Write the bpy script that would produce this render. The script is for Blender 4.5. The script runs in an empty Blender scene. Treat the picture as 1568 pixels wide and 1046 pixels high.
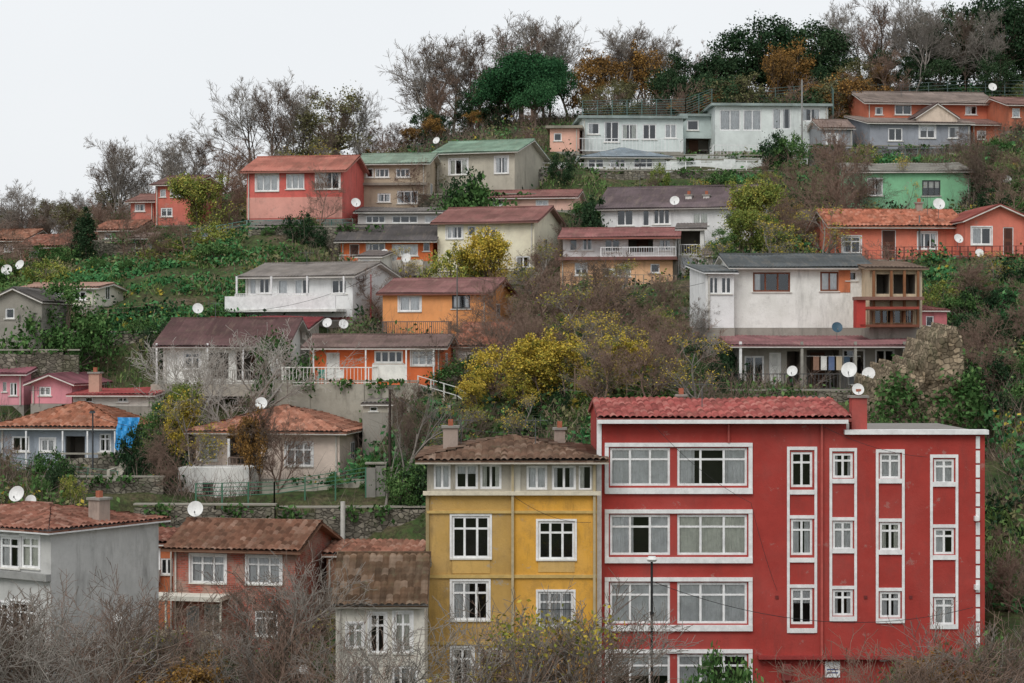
import bpy, math, random
import numpy as np
rng=np.random.default_rng(7); random.seed(7)
scene=bpy.context.scene
F=3049.; CU,CV=784.,523.; CAMZ=22.
def X(u,d): return (u-CU)/F*d
def Z(v,d): return CAMZ+(CV-v)/F*d
EXPO=1.18
def hx(h,k=1.0):
    out=[]
    for i in (0,2,4):
        c=int(h[i:i+2],16)/255.
        c=c/12.92 if c<=.04045 else ((c+.055)/1.055)**2.4
        out.append(c*EXPO*k)
    L=.3*out[0]+.55*out[1]+.15*out[2]
    return tuple(max(.004,min(.82,c*1.0+L*.0+.004)) for c in out)
# ---------------------------------------------------------------- materials
MC={}
class NT:
    def __init__(s,name):
        s.m=bpy.data.materials.new(name); s.m.use_nodes=True
        s.t=s.m.node_tree; s.t.nodes.clear()
        s.out=s.n('ShaderNodeOutputMaterial')
    def n(s,ty,**k):
        x=s.t.nodes.new(ty)
        for a,b in k.items(): setattr(x,a,b)
        return x
    def l(s,a,b): s.t.links.new(a,b)
    def noise(s,vec,scale,detail=4,rough=.6):
        x=s.n('ShaderNodeTexNoise'); x.inputs['Scale'].default_value=scale; x.inputs['Detail'].default_value=detail; x.inputs['Roughness'].default_value=rough
        if vec: s.l(vec,x.inputs['Vector'])
        return x.outputs['Fac']
    def mapping(s,vec,sc,loc=(0,0,0)):
        x=s.n('ShaderNodeMapping'); x.inputs['Scale'].default_value=sc; x.inputs['Location'].default_value=loc; s.l(vec,x.inputs['Vector']); return x.outputs[0]
    def ramp(s,fac,stops):
        x=s.n('ShaderNodeValToRGB'); e=x.color_ramp.elements
        while len(e)<len(stops): e.new(.5)
        for el,(p,c) in zip(e,stops):
            el.position=p; el.color=(c,c,c,1) if isinstance(c,(int,float)) else (*c,1)
        s.l(fac,x.inputs[0]); return x.outputs[0]
    def mix(s,fac,a,b,mode='MIX'):
        x=s.n('ShaderNodeMix'); x.data_type='RGBA'; x.blend_type=mode
        for sock,val in ((x.inputs[0],fac),(x.inputs[6],a),(x.inputs[7],b)):
            if isinstance(val,(int,float)): sock.default_value=val
            elif isinstance(val,tuple): sock.default_value=(*val,1)
            else: s.l(val,sock)
        return x.outputs[2]
    def math(s,op,a,b=0.):
        x=s.n('ShaderNodeMath'); x.operation=op
        for i,val in enumerate((a,b)):
            if isinstance(val,(int,float)): x.inputs[i].default_value=val
            else: s.l(val,x.inputs[i])
        return x.outputs[0]
    def bump(s,h,st,dist=.02):
        x=s.n('ShaderNodeBump'); x.inputs['Strength'].default_value=st; x.inputs['Distance'].default_value=dist; s.l(h,x.inputs['Height']); return x.outputs[0]
    def finish(s,col,rough=.9,normal=None,spec=.3,metal=0.):
        b=s.n('ShaderNodeBsdfPrincipled')
        if isinstance(col,tuple): b.inputs['Base Color'].default_value=(*col,1)
        else: s.l(col,b.inputs['Base Color'])
        b.inputs['Roughness'].default_value=rough; b.inputs['Specular IOR Level'].default_value=spec; b.inputs['Metallic'].default_value=metal
        if normal: s.l(normal,b.inputs['Normal'])
        s.l(b.outputs[0],s.out.inputs[0]); return s.m
def mul(c,k): return tuple(min(.85,x*k) for x in c)
def lerp(a,b,t): return tuple(x*(1-t)+y*t for x,y in zip(a,b))
def plaster(h,dirt=.6,k=1.):
    key=('p',h,dirt,k)
    if key in MC: return MC[key]
    c=hx(h,k); m=NT('plaster_'+h); pos=m.n('ShaderNodeNewGeometry').outputs['Position']
    big=m.ramp(m.noise(pos,.55,8,.72),[(.32,0.),(.66,1.)])
    col=m.mix(big,mul(c,.80),mul(c,1.07))
    fade=m.ramp(m.noise(pos,.33,5,.6),[(.45,0.),(.7,1.)])
    col=m.mix(m.math('MULTIPLY',fade,.28*dirt),col,lerp(mul(c,1.1),(.45,.42,.38),.5))
    st=m.ramp(m.noise(m.mapping(pos,(1.5,1.5,.28)),1.3,8,.72),[(.50,0.),(.74,1.)])
    pm=m.ramp(m.noise(pos,.45,3,.5),[(.42,0.),(.60,1.)])
    st=m.math('MULTIPLY',m.math('MULTIPLY',st,pm),min(1,dirt*1.25))
    col=m.mix(st,col,lerp(mul(c,.42),(.10,.095,.085),.4))
    sp=m.ramp(m.noise(m.mapping(pos,(1,1,1),(9,4,3)),.9,10,.8),[(.53,0.),(.62,1.)])
    col=m.mix(m.math('MULTIPLY',sp,dirt*.38),col,lerp(mul(c,.5),(.14,.13,.12),.4))
    pt=m.ramp(m.noise(m.mapping(pos,(1,1,1.2),(3,8,1)),1.1,10,.78),[(.61,0.),(.63,1.)])
    col=m.mix(m.math('MULTIPLY',pt,dirt*.9),col,lerp(mul(c,.7),(.38,.36,.32),.65))
    MC[key]=m.finish(col,.92,m.bump(m.noise(pos,12,7),.4,.03),.15); return MC[key]
def plain(h,rough=.6,k=1.,metal=0.,name='paint_'):
    key=('pl',h,rough,k,metal)
    if key in MC: return MC[key]
    m=NT(name+h); pos=m.n('ShaderNodeNewGeometry').outputs['Position']; c=hx(h,k)
    col=m.mix(m.ramp(m.noise(pos,2.5,7,.78),[(.35,0.),(.6,1.)]),mul(c,.78),mul(c,1.03))
    MC[key]=m.finish(col,rough,None,.3,metal); return MC[key]
def tilemat(h,kind='tile',moss=.3):
    key=('t',h,kind,moss)
    if key in MC: return MC[key]
    c=hx(h); m=NT('roof_%s_%s'%(kind,h)); uv=m.n('ShaderNodeUVMap').outputs[0]; pos=m.n('ShaderNodeNewGeometry').outputs['Position']
    w=(.26,.40) if kind=='tile' else (.9,1.6)
    mp=m.mapping(uv,(1/w[0],1/w[1],1)); fl=m.n('ShaderNodeVectorMath'); fl.operation='FLOOR'; m.l(mp,fl.inputs[0])
    wn=m.n('ShaderNodeTexWhiteNoise'); m.l(fl.outputs[0],wn.inputs['Vector'])
    if kind=='tile': col=m.ramp(wn.outputs['Value'],[(0.,mul(c,.5)),(.35,mul(c,.85)),(.7,mul(c,1.1)),(1.,lerp(mul(c,1.3),(.42,.36,.30),.3))])
    else: col=m.ramp(wn.outputs['Value'],[(0.,mul(c,.8)),(1.,mul(c,1.12))])
    g=m.ramp(m.noise(pos,.8,8,.72),[(.42,0.),(.64,1.)])
    col=m.mix(m.math('MULTIPLY',g,.55),col,lerp(mul(c,.5),(.06,.06,.05),.4))
    g3=m.ramp(m.noise(m.mapping(uv,(1.6,.3,1)),1.4,7,.7),[(.52,0.),(.7,1.)])
    col=m.mix(m.math('MULTIPLY',g3,.4),col,lerp(mul(c,1.15),(.34,.27,.2),.55))
    g2=m.ramp(m.noise(pos,2.1,7,.72),[(.56,0.),(.68,1.)])
    col=m.mix(m.math('MULTIPLY',g2,moss),col,(.15,.155,.09))
    MC[key]=m.finish(col,.9,m.bump(m.noise(pos,20,4),.3,.02),.1); return MC[key]
def stone(h='8A8478',sc=4.2):
    key=('s',h,sc)
    if key in MC: return MC[key]
    c=hx(h); m=NT('stone_masonry_'+h); pos=m.n('ShaderNodeNewGeometry').outputs['Position']
    nz_=m.n('ShaderNodeTexNoise'); nz_.inputs['Scale'].default_value=1.2; nz_.inputs['Detail'].default_value=5; m.l(pos,nz_.inputs['Vector'])
    mp=m.mapping(m.mix(.3,pos,nz_.outputs['Color']),(1.,1.,1.8))
    v=m.n('ShaderNodeTexVoronoi'); v.feature='DISTANCE_TO_EDGE'; v.inputs['Scale'].default_value=sc; m.l(mp,v.inputs['Vector'])
    v2=m.n('ShaderNodeTexVoronoi'); v2.inputs['Scale'].default_value=sc; m.l(mp,v2.inputs['Vector'])
    bw=m.n('ShaderNodeSeparateColor'); m.l(v2.outputs['Color'],bw.inputs[0])
    col=m.ramp(bw.outputs[0],[(0.,mul(c,.4)),(.5,mul(c,.75)),(1.,mul(c,1.1))])
    e=m.ramp(v.outputs['Distance'],[(.0,0.),(.10,1.)])
    col=m.mix(e,mul(c,.33),col)
    s2=m.ramp(m.noise(pos,1.1,9,.8),[(.45,0.),(.6,1.)]); col=m.mix(m.math('MULTIPLY',s2,.5),col,mul(c,.42))
    g=m.ramp(m.noise(pos,.5,9,.78),[(.50,0.),(.62,1.)])
    col=m.mix(m.math('MULTIPLY',g,.55),col,(.08,.09,.045))
    MC[key]=m.finish(col,.95,m.bump(e,.9,.06),.1); return MC[key]
def brick(h='9A5244'):
    key=('b',h)
    if key in MC: return MC[key]
    c=hx(h); m=NT('brick_'+h); uv=m.n('ShaderNodeUVMap').outputs[0]; pos=m.n('ShaderNodeNewGeometry').outputs['Position']
    b=m.n('ShaderNodeTexBrick'); m.l(uv,b.inputs['Vector']); b.inputs['Scale'].default_value=1.
    b.inputs['Brick Width'].default_value=.24; b.inputs['Row Height'].default_value=.085; b.inputs['Mortar Size'].default_value=.012
    b.inputs['Color1'].default_value=(*mul(c,.65),1); b.inputs['Color2'].default_value=(*mul(c,1.3),1); b.inputs['Mortar'].default_value=(*lerp(c,(.3,.27,.24),.6),1)
    g=m.ramp(m.noise(pos,.8,8,.75),[(.48,0.),(.56,1.)])
    col=m.mix(m.math('MULTIPLY',g,.6),b.outputs['Color'],(.36,.30,.25))
    MC[key]=m.finish(col,.95,m.bump(b.outputs['Fac'],-.4,.01),.1); return MC[key]
def glass():
    if 'glass' in MC: return MC['glass']
    m=NT('window_glass'); tr=m.n('ShaderNodeBsdfTransparent'); tr.inputs[0].default_value=(.98,.99,.99,1)
    gl=m.n('ShaderNodeBsdfGlossy'); gl.inputs['Roughness'].default_value=.03; gl.inputs[0].default_value=(.9,.95,1,1)
    fr=m.n('ShaderNodeFresnel'); f=m.math('ADD',fr.outputs[0],.05)
    mx=m.n('ShaderNodeMixShader'); m.l(f,mx.inputs[0]); m.l(tr.outputs[0],mx.inputs[1]); m.l(gl.outputs[0],mx.inputs[2]); m.l(mx.outputs[0],m.out.inputs[0])
    MC['glass']=m.m; return m.m
def leafmat(name,cols,br=1.5):
    key=('l',name)
    if key in MC: return MC[key]
    m=NT(name); g=m.n('ShaderNodeNewGeometry'); oi=m.n('ShaderNodeObjectInfo')
    n=m.noise(g.outputs['Position'],.8,4,.7)
    f=m.math('ADD',m.math('MULTIPLY',g.outputs['Random Per Island'],.55),m.math('MULTIPLY',n,.9))
    f=m.math('ADD',f,m.math('MULTIPLY',oi.outputs['Random'],.3)); f=m.math('SUBTRACT',f,.32)
    N=len(cols); col=m.ramp(f,[(i/(N-1)*.9+.05,mul(c,br)) for i,c in enumerate(cols)])
    d=m.n('ShaderNodeBsdfDiffuse'); m.l(col,d.inputs[0]); m.l(d.outputs[0],m.out.inputs[0])
    MC[key]=m.m; return m.m
def barkmat(name,a,b):
    key=('bk',name)
    if key in MC: return MC[key]
    m=NT(name); pos=m.n('ShaderNodeNewGeometry').outputs['Position']
    d=m.n('ShaderNodeBsdfDiffuse'); m.l(m.mix(m.noise(pos,3,3,.7),a,b),d.inputs[0]); m.l(d.outputs[0],m.out.inputs[0])
    MC[key]=m.m; return m.m
WHITE=lambda: plain('E6E6E3',.5)
# ---------------------------------------------------------------- mesh helpers
def mk(name,V,Q,mats,midx=None,uv=None,smooth=False):
    me=bpy.data.meshes.new(name); V=np.asarray(V,dtype=np.float32); Q=np.asarray(Q,dtype=np.int32)
    me.vertices.add(len(V)); me.vertices.foreach_set('co',V.ravel())
    k=Q.shape[1]; me.loops.add(Q.size); me.loops.foreach_set('vertex_index',Q.ravel())
    me.polygons.add(len(Q)); me.polygons.foreach_set('loop_start',np.arange(0,Q.size,k,dtype=np.int32))
    for m in mats: me.materials.append(m)
    if midx is not None: me.polygons.foreach_set('material_index',np.asarray(midx,dtype=np.int32))
    if smooth: me.polygons.foreach_set('use_smooth',np.ones(len(Q),dtype=bool))
    if uv is not None:
        l=me.uv_layers.new(name='UVMap'); l.data.foreach_set('uv',np.asarray(uv,dtype=np.float32)[Q.ravel()].ravel())
    me.update(calc_edges=True); return me
def link(name,me,loc=(0,0,0),rz=0,sc=1,parent=None):
    o=bpy.data.objects.new(name,me); bpy.context.collection.objects.link(o)
    o.location=loc; o.rotation_euler=(0,0,rz); o.scale=(sc,sc,sc) if isinstance(sc,(int,float)) else sc
    if parent: o.parent=parent
    return o
BLD=[]
class Bld:
    def __init__(s,name,u0,u1,vb,d,a=0.,D=8.,ctl=True,cut=True):
        s.name=name; s.a=math.radians(a); s.ca,s.sa=math.cos(s.a),math.sin(s.a); s.d=d
        s.X0=X((u0+u1)/2,d); s.qL=0; s.qL=s.q(u0); s.W=s.q(u1); s.D=D
        s.O=np.array([s.X0+s.qL*s.ca,d+s.qL*s.sa,Z(vb,d)]); s.parts={}; s.ctl=ctl; s.cut=cut; BLD.append(s); s.idx=len(BLD)
    def q(s,u,sd=0.):
        k=(u-CU)/F
        x0=s.X0-s.sa*sd; y0=s.d+s.ca*sd
        return (k*y0-x0)/(s.ca-k*s.sa)-s.qL
    def z(s,v,q=None,sd=0.):
        if q is None: q=s.W/2
        y=s.O[1]+q*s.sa+sd*s.ca
        return Z(v,y)-s.O[2]
    def add(s,part,mat,V,Fc,uv=None):
        p=s.parts.setdefault((part,mat.name),dict(m=mat,V=[],F=[],U=[]))
        o=len(p['V']); V=[tuple(v) for v in V]; p['V']+=V; p['F']+=[tuple(i+o for i in f) for f in Fc]
        p['U']+= [(v[0]+v[1],v[2]) for v in V] if uv is None else [tuple(x) for x in uv]
    def box(s,part,mat,q0,q1,s0,s1,z0,z1):
        V=[(q0,s0,z0),(q1,s0,z0),(q1,s1,z0),(q0,s1,z0),(q0,s0,z1),(q1,s0,z1),(q1,s1,z1),(q0,s1,z1)]
        s.add(part,mat,V,[(0,3,2,1),(4,5,6,7),(0,1,5,4),(1,2,6,5),(2,3,7,6),(3,0,4,7)])
    def pbox(s,part,mat,u0,u1,v0,v1,s0=-.04,s1=.01):
        q0,q1=s.q(u0),s.q(u1); s.box(part,mat,q0,q1,s0,s1,s.z(v1,(q0+q1)/2),s.z(v0,(q0+q1)/2))
    def surf(s,part,mat,P0,U,V,L,M,b=None,kind='tile',fas=None,th=.13,coarse=False):
        P0,U,V=map(lambda t:np.array(t,float),(P0,U,V)); N=np.cross(U,V); N/=np.linalg.norm(N)
        if N[2]<0: N=-N
        b=b or (0,L)
        if kind=='tile': pitch,row,amp,step=.26,.40,.075,.05
        elif kind=='corr': pitch,row,amp,step=.22,1.6,.035,.02
        else: pitch,row,amp,step=2.,50.,0,0
        us=np.arange(0,L+pitch/4,pitch/4*(4 if coarse else 1)); us[-1]=max(us[-1],L)
        vs=[0.]; kf=[0.]
        r=row
        while r<M-.05: vs+= [r-.003,r]; kf+=[1.,0.]; r+=row
        vs.append(M); kf.append(min(1,(M-(r-row))/row)); vs=np.array(vs); kf=np.array(kf)
        t=vs/M; lo=b[0]*t; hi=L*(1-t)+b[1]*t
        uu=np.clip(us[None,:],lo[:,None],hi[:,None]); vv=np.repeat(vs[:,None],len(us),1)
        h=amp*np.abs(np.sin(np.pi*uu/pitch))**.8+step*(1-kf[:,None])+.035*np.sin(uu*1.3+s.idx)*np.sin(vv*1.1)+.02*np.sin(uu*.6+s.idx*2)
        if kind=='tile': h=h+rng.normal(0,.010,h.shape)
        P=P0+uu[...,None]*U+vv[...,None]*V+h[...,None]*N
        n,m=uu.shape; idx=np.arange(n*m).reshape(n,m)
        Q=np.stack([idx[:-1,:-1],idx[:-1,1:],idx[1:,1:],idx[1:,:-1]],-1).reshape(-1,4)
        s.parts[(part,len(s.parts),'np')]=dict(m=mat,V=P.reshape(-1,3),Q=Q,U=np.stack([uu.ravel(),vv.ravel()+s.idx*7],-1))
        fas=fas or WHITE()
        c=[P0,P0+L*U,P0+b[1]*U+M*V,P0+b[0]*U+M*V]; lo=[p-th*N for p in c]; up=[p-.065*N for p in c]
        s.add('fascia',fas,lo+up,[(0,1,2,3),(4,5,6,7),(0,1,5,4),(1,2,6,5),(3,0,4,7)])
        md=[p+.01*N for p in c]; s.add('roof_edge',mat,[p-.066*N for p in c]+md,[(0,1,5,4),(1,2,6,5),(3,0,4,7)],uv=[(0,0),(L,0),(L,M),(0,M)]*2)
    def roof(s,ve,vr,rtype='gable',kind='corr',col='7A5A58',ov=.45,os=.35,q0=None,q1=None,D=None,fas=None,rise=None,moss=.2,cap=True):
        q0=0 if q0 is None else q0; q1=s.W if q1 is None else q1; D=D or s.D
        mat=tilemat(col,kind,moss); W=q1-q0; ze=s.z(ve,(q0+q1)/2,-ov)
        run={'gable':D/2+ov,'hip':D/2+ov,'shed':D+2*ov,'flat':1,'gablef':W/2+os}[rtype]
        if rtype=='flat':
            s.box('roof',mat,q0-os,q1+os,-ov,D+ov,ze,ze+.22); s.ze=ze; return [(0,ze),(D,ze)],ze
        yr=D/2 if rtype in('gable','hip') else (D+ov if rtype=='shed' else -ov)
        if rise is None: rise=max(.25,s.z(vr,(q0+q1)/2,yr)-ze)
        L=math.hypot(run,rise); c,sn=run/L,rise/L; Wt=W+2*os; k=rise/run
        zt=ze+k*ov-.14
        if rtype=='gable':
            s.surf('roof',mat,(q0-os,-ov,ze),(1,0,0),(0,c,sn),Wt,L,kind=kind,fas=fas)
            s.surf('roof_back',mat,(q1+os,D+ov,ze),(-1,0,0),(0,-c,sn),Wt,L,kind=kind,fas=fas,coarse=True)
            if cap: s.box('ridge_cap',mat,q0-os,q1+os,D/2-.12,D/2+.12,ze+rise-.03,ze+rise+.09)
            return [(0,zt),(D/2,ze+rise-.14),(D,zt)],zt
        if rtype=='hip':
            i=min(Wt/2-.2,run)
            s.surf('roof',mat,(q0-os,-ov,ze),(1,0,0),(0,c,sn),Wt,L,b=(i,Wt-i),kind=kind,fas=fas)
            s.surf('roof_back',mat,(q1+os,D+ov,ze),(-1,0,0),(0,-c,sn),Wt,L,b=(i,Wt-i),kind=kind,fas=fas,coarse=True)
            T=D+2*ov; Ls=math.hypot(i,rise)
            s.surf('roof_side',mat,(q1+os,-ov,ze),(0,1,0),(-i/Ls,0,rise/Ls),T,Ls,b=(T/2,T/2),kind=kind,fas=fas)
            s.surf('roof_side',mat,(q0-os,D+ov,ze),(0,-1,0),(i/Ls,0,rise/Ls),T,Ls,b=(T/2,T/2),kind=kind,fas=fas)
            s.box('ridge_cap',mat,q0-os+i,q1+os-i,D/2-.12,D/2+.12,ze+rise-.03,ze+rise+.1)
            return [(0,zt),(D,zt)],zt
        if rtype=='shed':
            s.surf('roof',mat,(q0-os,-ov,ze),(1,0,0),(0,c,sn),Wt,L,kind=kind,fas=fas)
            return [(0,zt),(D,ze+k*(D+ov)-.14)],zt
        if rtype=='gablef':
            T=D+2*ov
            s.surf('roof',mat,(q0-os,D+ov,ze),(0,-1,0),(c,0,sn),T,L,kind=kind,fas=fas)
            s.surf('roof',mat,(q1+os,-ov,ze),(0,1,0),(-c,0,sn),T,L,kind=kind,fas=fas)
            zz=ze+k*os-.14; s.gf=(q0,q1,zz,ze+rise-.14)
            return [(0,zz),(D,zz)],zz
    def walls(s,mat,prof,zt,wins,q0=None,q1=None,D=None,z0=0.,fmat=None,fnd=5.):
        q0=0 if q0 is None else q0; q1=s.W if q1 is None else q1; D=D or s.D
        R=[]
        for w in wins:
            a,b=s.q(w[0]),s.q(w[2]); qc=(a+b)/2; R.append((max(a,q0+.1),min(b,q1-.1),max(s.z(w[3],qc),z0+.02),min(s.z(w[1],qc),zt-.05),w[4] if len(w)>4 else 2,w[5] if len(w)>5 else ''))
        R=[r for r in R if r[1]-r[0]>.15 and r[3]-r[2]>.15]
        xs=sorted({q0,q1}|{round(r[0],4) for r in R}|{round(r[1],4) for r in R}); zs=sorted({z0,zt}|{round(r[2],4) for r in R}|{round(r[3],4) for r in R})
        for i in range(len(xs)-1):
            for j in range(len(zs)-1):
                xm,zm=(xs[i]+xs[i+1])/2,(zs[j]+zs[j+1])/2
                if any(r[0]<xm<r[1] and r[2]<zm<r[3] for r in R): continue
                s.add('walls',mat,[(xs[i],0,zs[j]),(xs[i+1],0,zs[j]),(xs[i+1],0,zs[j+1]),(xs[i],0,zs[j+1])],[(0,1,2,3)])
        for qq in (q0,q1):
            V=[(qq,0,z0),(qq,D,z0)]+[(qq,p[0],p[1]) for p in reversed(prof)]
            s.add('walls',mat,V,[tuple(range(len(V)))])
        s.add('walls',mat,[(q0,D,z0),(q1,D,z0),(q1,D,prof[-1][1]),(q0,D,prof[-1][1])],[(0,1,2,3)])
        s.add('walls',mat,[(q0,0,zt-.02),(q1,0,zt-.02),(q1,D,zt-.02),(q0,D,zt-.02)],[(0,1,2,3)])
        if hasattr(s,'gf'):
            g=s.gf; s.add('walls',mat,[(g[0],0,g[2]),(g[1],0,g[2]),((g[0]+g[1])/2,0,g[3])],[(0,1,2)]); del s.gf
        if fnd: s.box('foundation',fmat or plaster('8E8A82',.8),q0-.03,q1+.03,-.03,D,-fnd+z0,z0-.01)
        if fnd and zt<8:
            g=plain('B4B0A8',.5); qq=q0+.12 if s.idx%2 else q1-.2; s.box('downpipe',g,qq,qq+.07,-.12,-.04,z0,zt-.1)
        if fnd and D>5 and s.idx%2==0:
            qq=q1; wz=z0+(zt-z0)*.45; s.box('side_window',plain('2A2E30',.2),qq-.02,qq+.012,D*.35,D*.35+.8,wz,wz+.8)
            for a_,b_,c_,e_ in((D*.35-.06,D*.35,wz-.06,wz+.86),(D*.35+.8,D*.35+.86,wz-.06,wz+.86),(D*.35,D*.35+.8,wz-.06,wz),(D*.35,D*.35+.8,wz+.8,wz+.86),(D*.35+.37,D*.35+.43,wz,wz+.8)): s.box('side_window_frame',WHITE(),qq-.02,qq+.035,a_,b_,c_,e_)
        for r in R: s.window(mat,*r)
    def window(s,wm,q0,q1,z0,z1,nv,fl):
        dp=.16
        for A in ([(q0,0,z0),(q0,dp,z0),(q0,dp,z1),(q0,0,z1)],[(q1,0,z0),(q1,dp,z0),(q1,dp,z1),(q1,0,z1)],[(q0,0,z0),(q1,0,z0),(q1,dp,z0),(q0,dp,z0)],[(q0,0,z1),(q1,0,z1),(q1,dp,z1),(q0,dp,z1)]):
            s.add('reveals',wm,A,[(0,1,2,3)])
        fm=WHITE(); 
        if 'n' in fl: fm=plain('6B3A24',.5)
        if 'k' in fl: fm=plain('3A3C3E',.5)
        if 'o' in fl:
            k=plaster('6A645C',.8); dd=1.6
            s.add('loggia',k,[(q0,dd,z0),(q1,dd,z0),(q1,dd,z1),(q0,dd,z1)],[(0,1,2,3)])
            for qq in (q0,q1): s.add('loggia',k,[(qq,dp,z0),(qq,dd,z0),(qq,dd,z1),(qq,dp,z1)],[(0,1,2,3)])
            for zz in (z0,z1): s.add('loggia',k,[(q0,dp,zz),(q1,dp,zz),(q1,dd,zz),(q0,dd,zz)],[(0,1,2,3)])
            if q1-q0>1.6:
                s.box('inner_door',plain('5A3A28',.6),q0+.5,q0+1.3,dd-.06,dd-.01,z0,min(z1,z0+2.))
                s.box('bench_seat',plain('8A8A84',.6),q1-1.0,q1-.2,.9,1.3,z0+.4,z0+.46); s.box('bench_leg',plain('5A5A58',.6),q1-.95,q1-.9,.95,1.25,z0,z0+.4); s.box('bench_leg',plain('5A5A58',.6),q1-.3,q1-.25,.95,1.25,z0,z0+.4)
            return
        if 'd' in fl:
            s.box('door',plain('5A3426' if 'w' not in fl else 'D8D8D4',.5),q0+.05,q1-.05,.06,.11,z0,z1-.05)
            for k in (0,1):
                zz=z0+.2+(z1-z0)*.48*k; s.box('door_panels',plain('44261C' if 'w' not in fl else 'C8C8C4',.5),q0+.18,q1-.18,.045,.062,zz,zz+(z1-z0)*.36)
            s.box('door_frame',fm,q0+.002,q0+.05,.03,.13,z0,z1-.002); s.box('door_frame',fm,q1-.05,q1-.002,.03,.13,z0,z1-.002); s.box('door_frame',fm,q0+.05,q1-.05,.03,.13,z1-.05,z1-.002)
            return
        fw=min(.095,(q1-q0)*.12); a,b=.03,.085; e=.002
        s.box('window_frames',fm,q0+e,q0+fw,a,b,z0+e,z1-e); s.box('window_frames',fm,q1-fw,q1-e,a,b,z0+e,z1-e)
        s.box('window_frames',fm,q0+fw,q1-fw,a,b,z0+e,z0+fw); s.box('window_frames',fm,q0+fw,q1-fw,a,b,z1-fw,z1-e)
        for i in range(1,nv):
            c=q0+(q1-q0)*i/nv; s.box('window_frames',fm,c-.045,c+.045,a+.004,b-.004,z0+fw,z1-fw)
        if 't' in fl:
            zt=z0+(z1-z0)*.70; s.box('window_frames',fm,q0+fw,q1-fw,a+.008,b-.008,zt-.04,zt+.04)
        s.add('window_glass',glass(),[(q0+.02,.06,z0+.02),(q1-.02,.06,z0+.02),(q1-.02,.06,z1-.02),(q0+.02,.06,z1-.02)],[(0,1,2,3)])
        r=random.random(); cm=plain(random.choice(['EEECE6','E6E4DE','F2F2EE','CFC6B8','DCE4E0']),.9,1.3,0.,'curtain_')
        spans=[]
        if 'C' in fl: spans=[(0,1,1.)]
        elif 'D' in fl: spans=[(0,.22,1.)] if r<.4 else []
        elif r<.3: spans=[(0,1,1.)]
        elif r<.62: spans=[(0,random.uniform(.25,.42),1.),(random.uniform(.6,.75),1,1.)]
        elif r<.76: spans=[(0,.5,1.)]
        elif r<.88: spans=[(0,1,random.uniform(.3,.6))]
        for (c0,c1,hh) in spans:
            A,B=q0+(q1-q0)*c0+.03,q0+(q1-q0)*c1-.03; n=max(6,int((B-A)/.06)); V=[];Fc=[]
            for i in range(n+1):
                t=i/n; sy=.125+.022*math.sin(t*(B-A)*32)+.01*math.sin(t*71)
                V+=[(A+(B-A)*t,sy,z1-(z1-z0)*hh+.01),(A+(B-A)*t,sy,z1-.01)]
            Fc=[(2*i,2*i+2,2*i+3,2*i+1) for i in range(n)]
            s.add('curtains',cm,V,Fc)
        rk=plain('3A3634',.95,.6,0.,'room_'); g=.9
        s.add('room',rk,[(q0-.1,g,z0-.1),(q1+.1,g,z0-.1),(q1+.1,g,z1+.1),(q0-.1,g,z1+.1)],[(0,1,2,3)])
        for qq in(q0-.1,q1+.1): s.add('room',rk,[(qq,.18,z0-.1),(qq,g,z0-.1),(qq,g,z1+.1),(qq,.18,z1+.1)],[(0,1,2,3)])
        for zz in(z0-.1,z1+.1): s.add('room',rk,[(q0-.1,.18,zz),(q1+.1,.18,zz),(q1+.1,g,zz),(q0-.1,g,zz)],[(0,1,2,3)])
        if 'x' not in fl: s.box('sills',plain('C9C7C0',.8),q0-.08,q1+.08,-.07,.028,z0-.05,z0+.006)
        if 's' in fl:
            t=.085; S=WHITE()
            s.box('surrounds',S,q0-t,q0-.003,-.03,.01,z0-.05,z1+t); s.box('surrounds',S,q1+.003,q1+t,-.03,.01,z0-.05,z1+t); s.box('surrounds',S,q0-.003,q1+.003,-.03,.01,z1+.003,z1+t)
        if 'g' in fl:
            n=max(3,int((q1-q0)/.14))
            for i in range(1,n): c=q0+(q1-q0)*i/n; s.box('window_grille',plain('3A3C3E',.5),c-.01,c+.01,-.06,-.04,z0,z1)
            s.box('window_grille',plain('3A3C3E',.5),q0,q1,-.063,-.037,(z0+z1)/2-.015,(z0+z1)/2+.015)
    def rail(s,u0,u1,vt,vb,sd=-1.2,h='DDDDDA',gap=.13,closed=True,part='railing'):
        m=plain(h,.5); q0,q1=s.q(u0,sd),s.q(u1,sd); qc=(q0+q1)/2; z1,z0=s.z(vt,qc,sd),s.z(vb,qc,sd)
        s.box(part,m,q0,q1,sd-.03,sd+.03,z1-.05,z1); s.box(part,m,q0,q1,sd-.02,sd+.02,z0+.06,z0+.1)
        n=max(1,int((q1-q0)/gap))
        for i in range(n+1):
            c=q0+(q1-q0)*i/n; w=.03 if i%12==0 else .013; s.box(part,m,c-w,c+w,sd-.012,sd+.012,z0,z1-.05)
        if closed and sd<0:
            for qq in(q0,q1):
                s.box(part,m,qq-.02,qq+.02,sd+.03,0,z1-.05,z1)
                k=max(1,int(-sd/gap))
                for i in range(1,k): s.box(part,m,qq-.012,qq+.012,sd*i/k-.012,sd*i/k+.012,z0,z1-.05)
    def ac(s,u,v,w=.8):
        q=s.q(u); z=s.z(v,q); s.box('air_conditioner',plain('D8D8D4',.5),q,q+w,-.4,-.06,z,z+.55); s.box('air_conditioner_grille',plain('5A5D60',.5),q+.08,q+w*.62,-.415,-.4,z+.07,z+.48)
        s.box('air_conditioner_bracket',plain('5A5D60',.5),q+.1,q+.14,-.38,0,z-.06,z); s.box('air_conditioner_bracket',plain('5A5D60',.5),q+w-.14,q+w-.1,-.38,0,z-.06,z)
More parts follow.
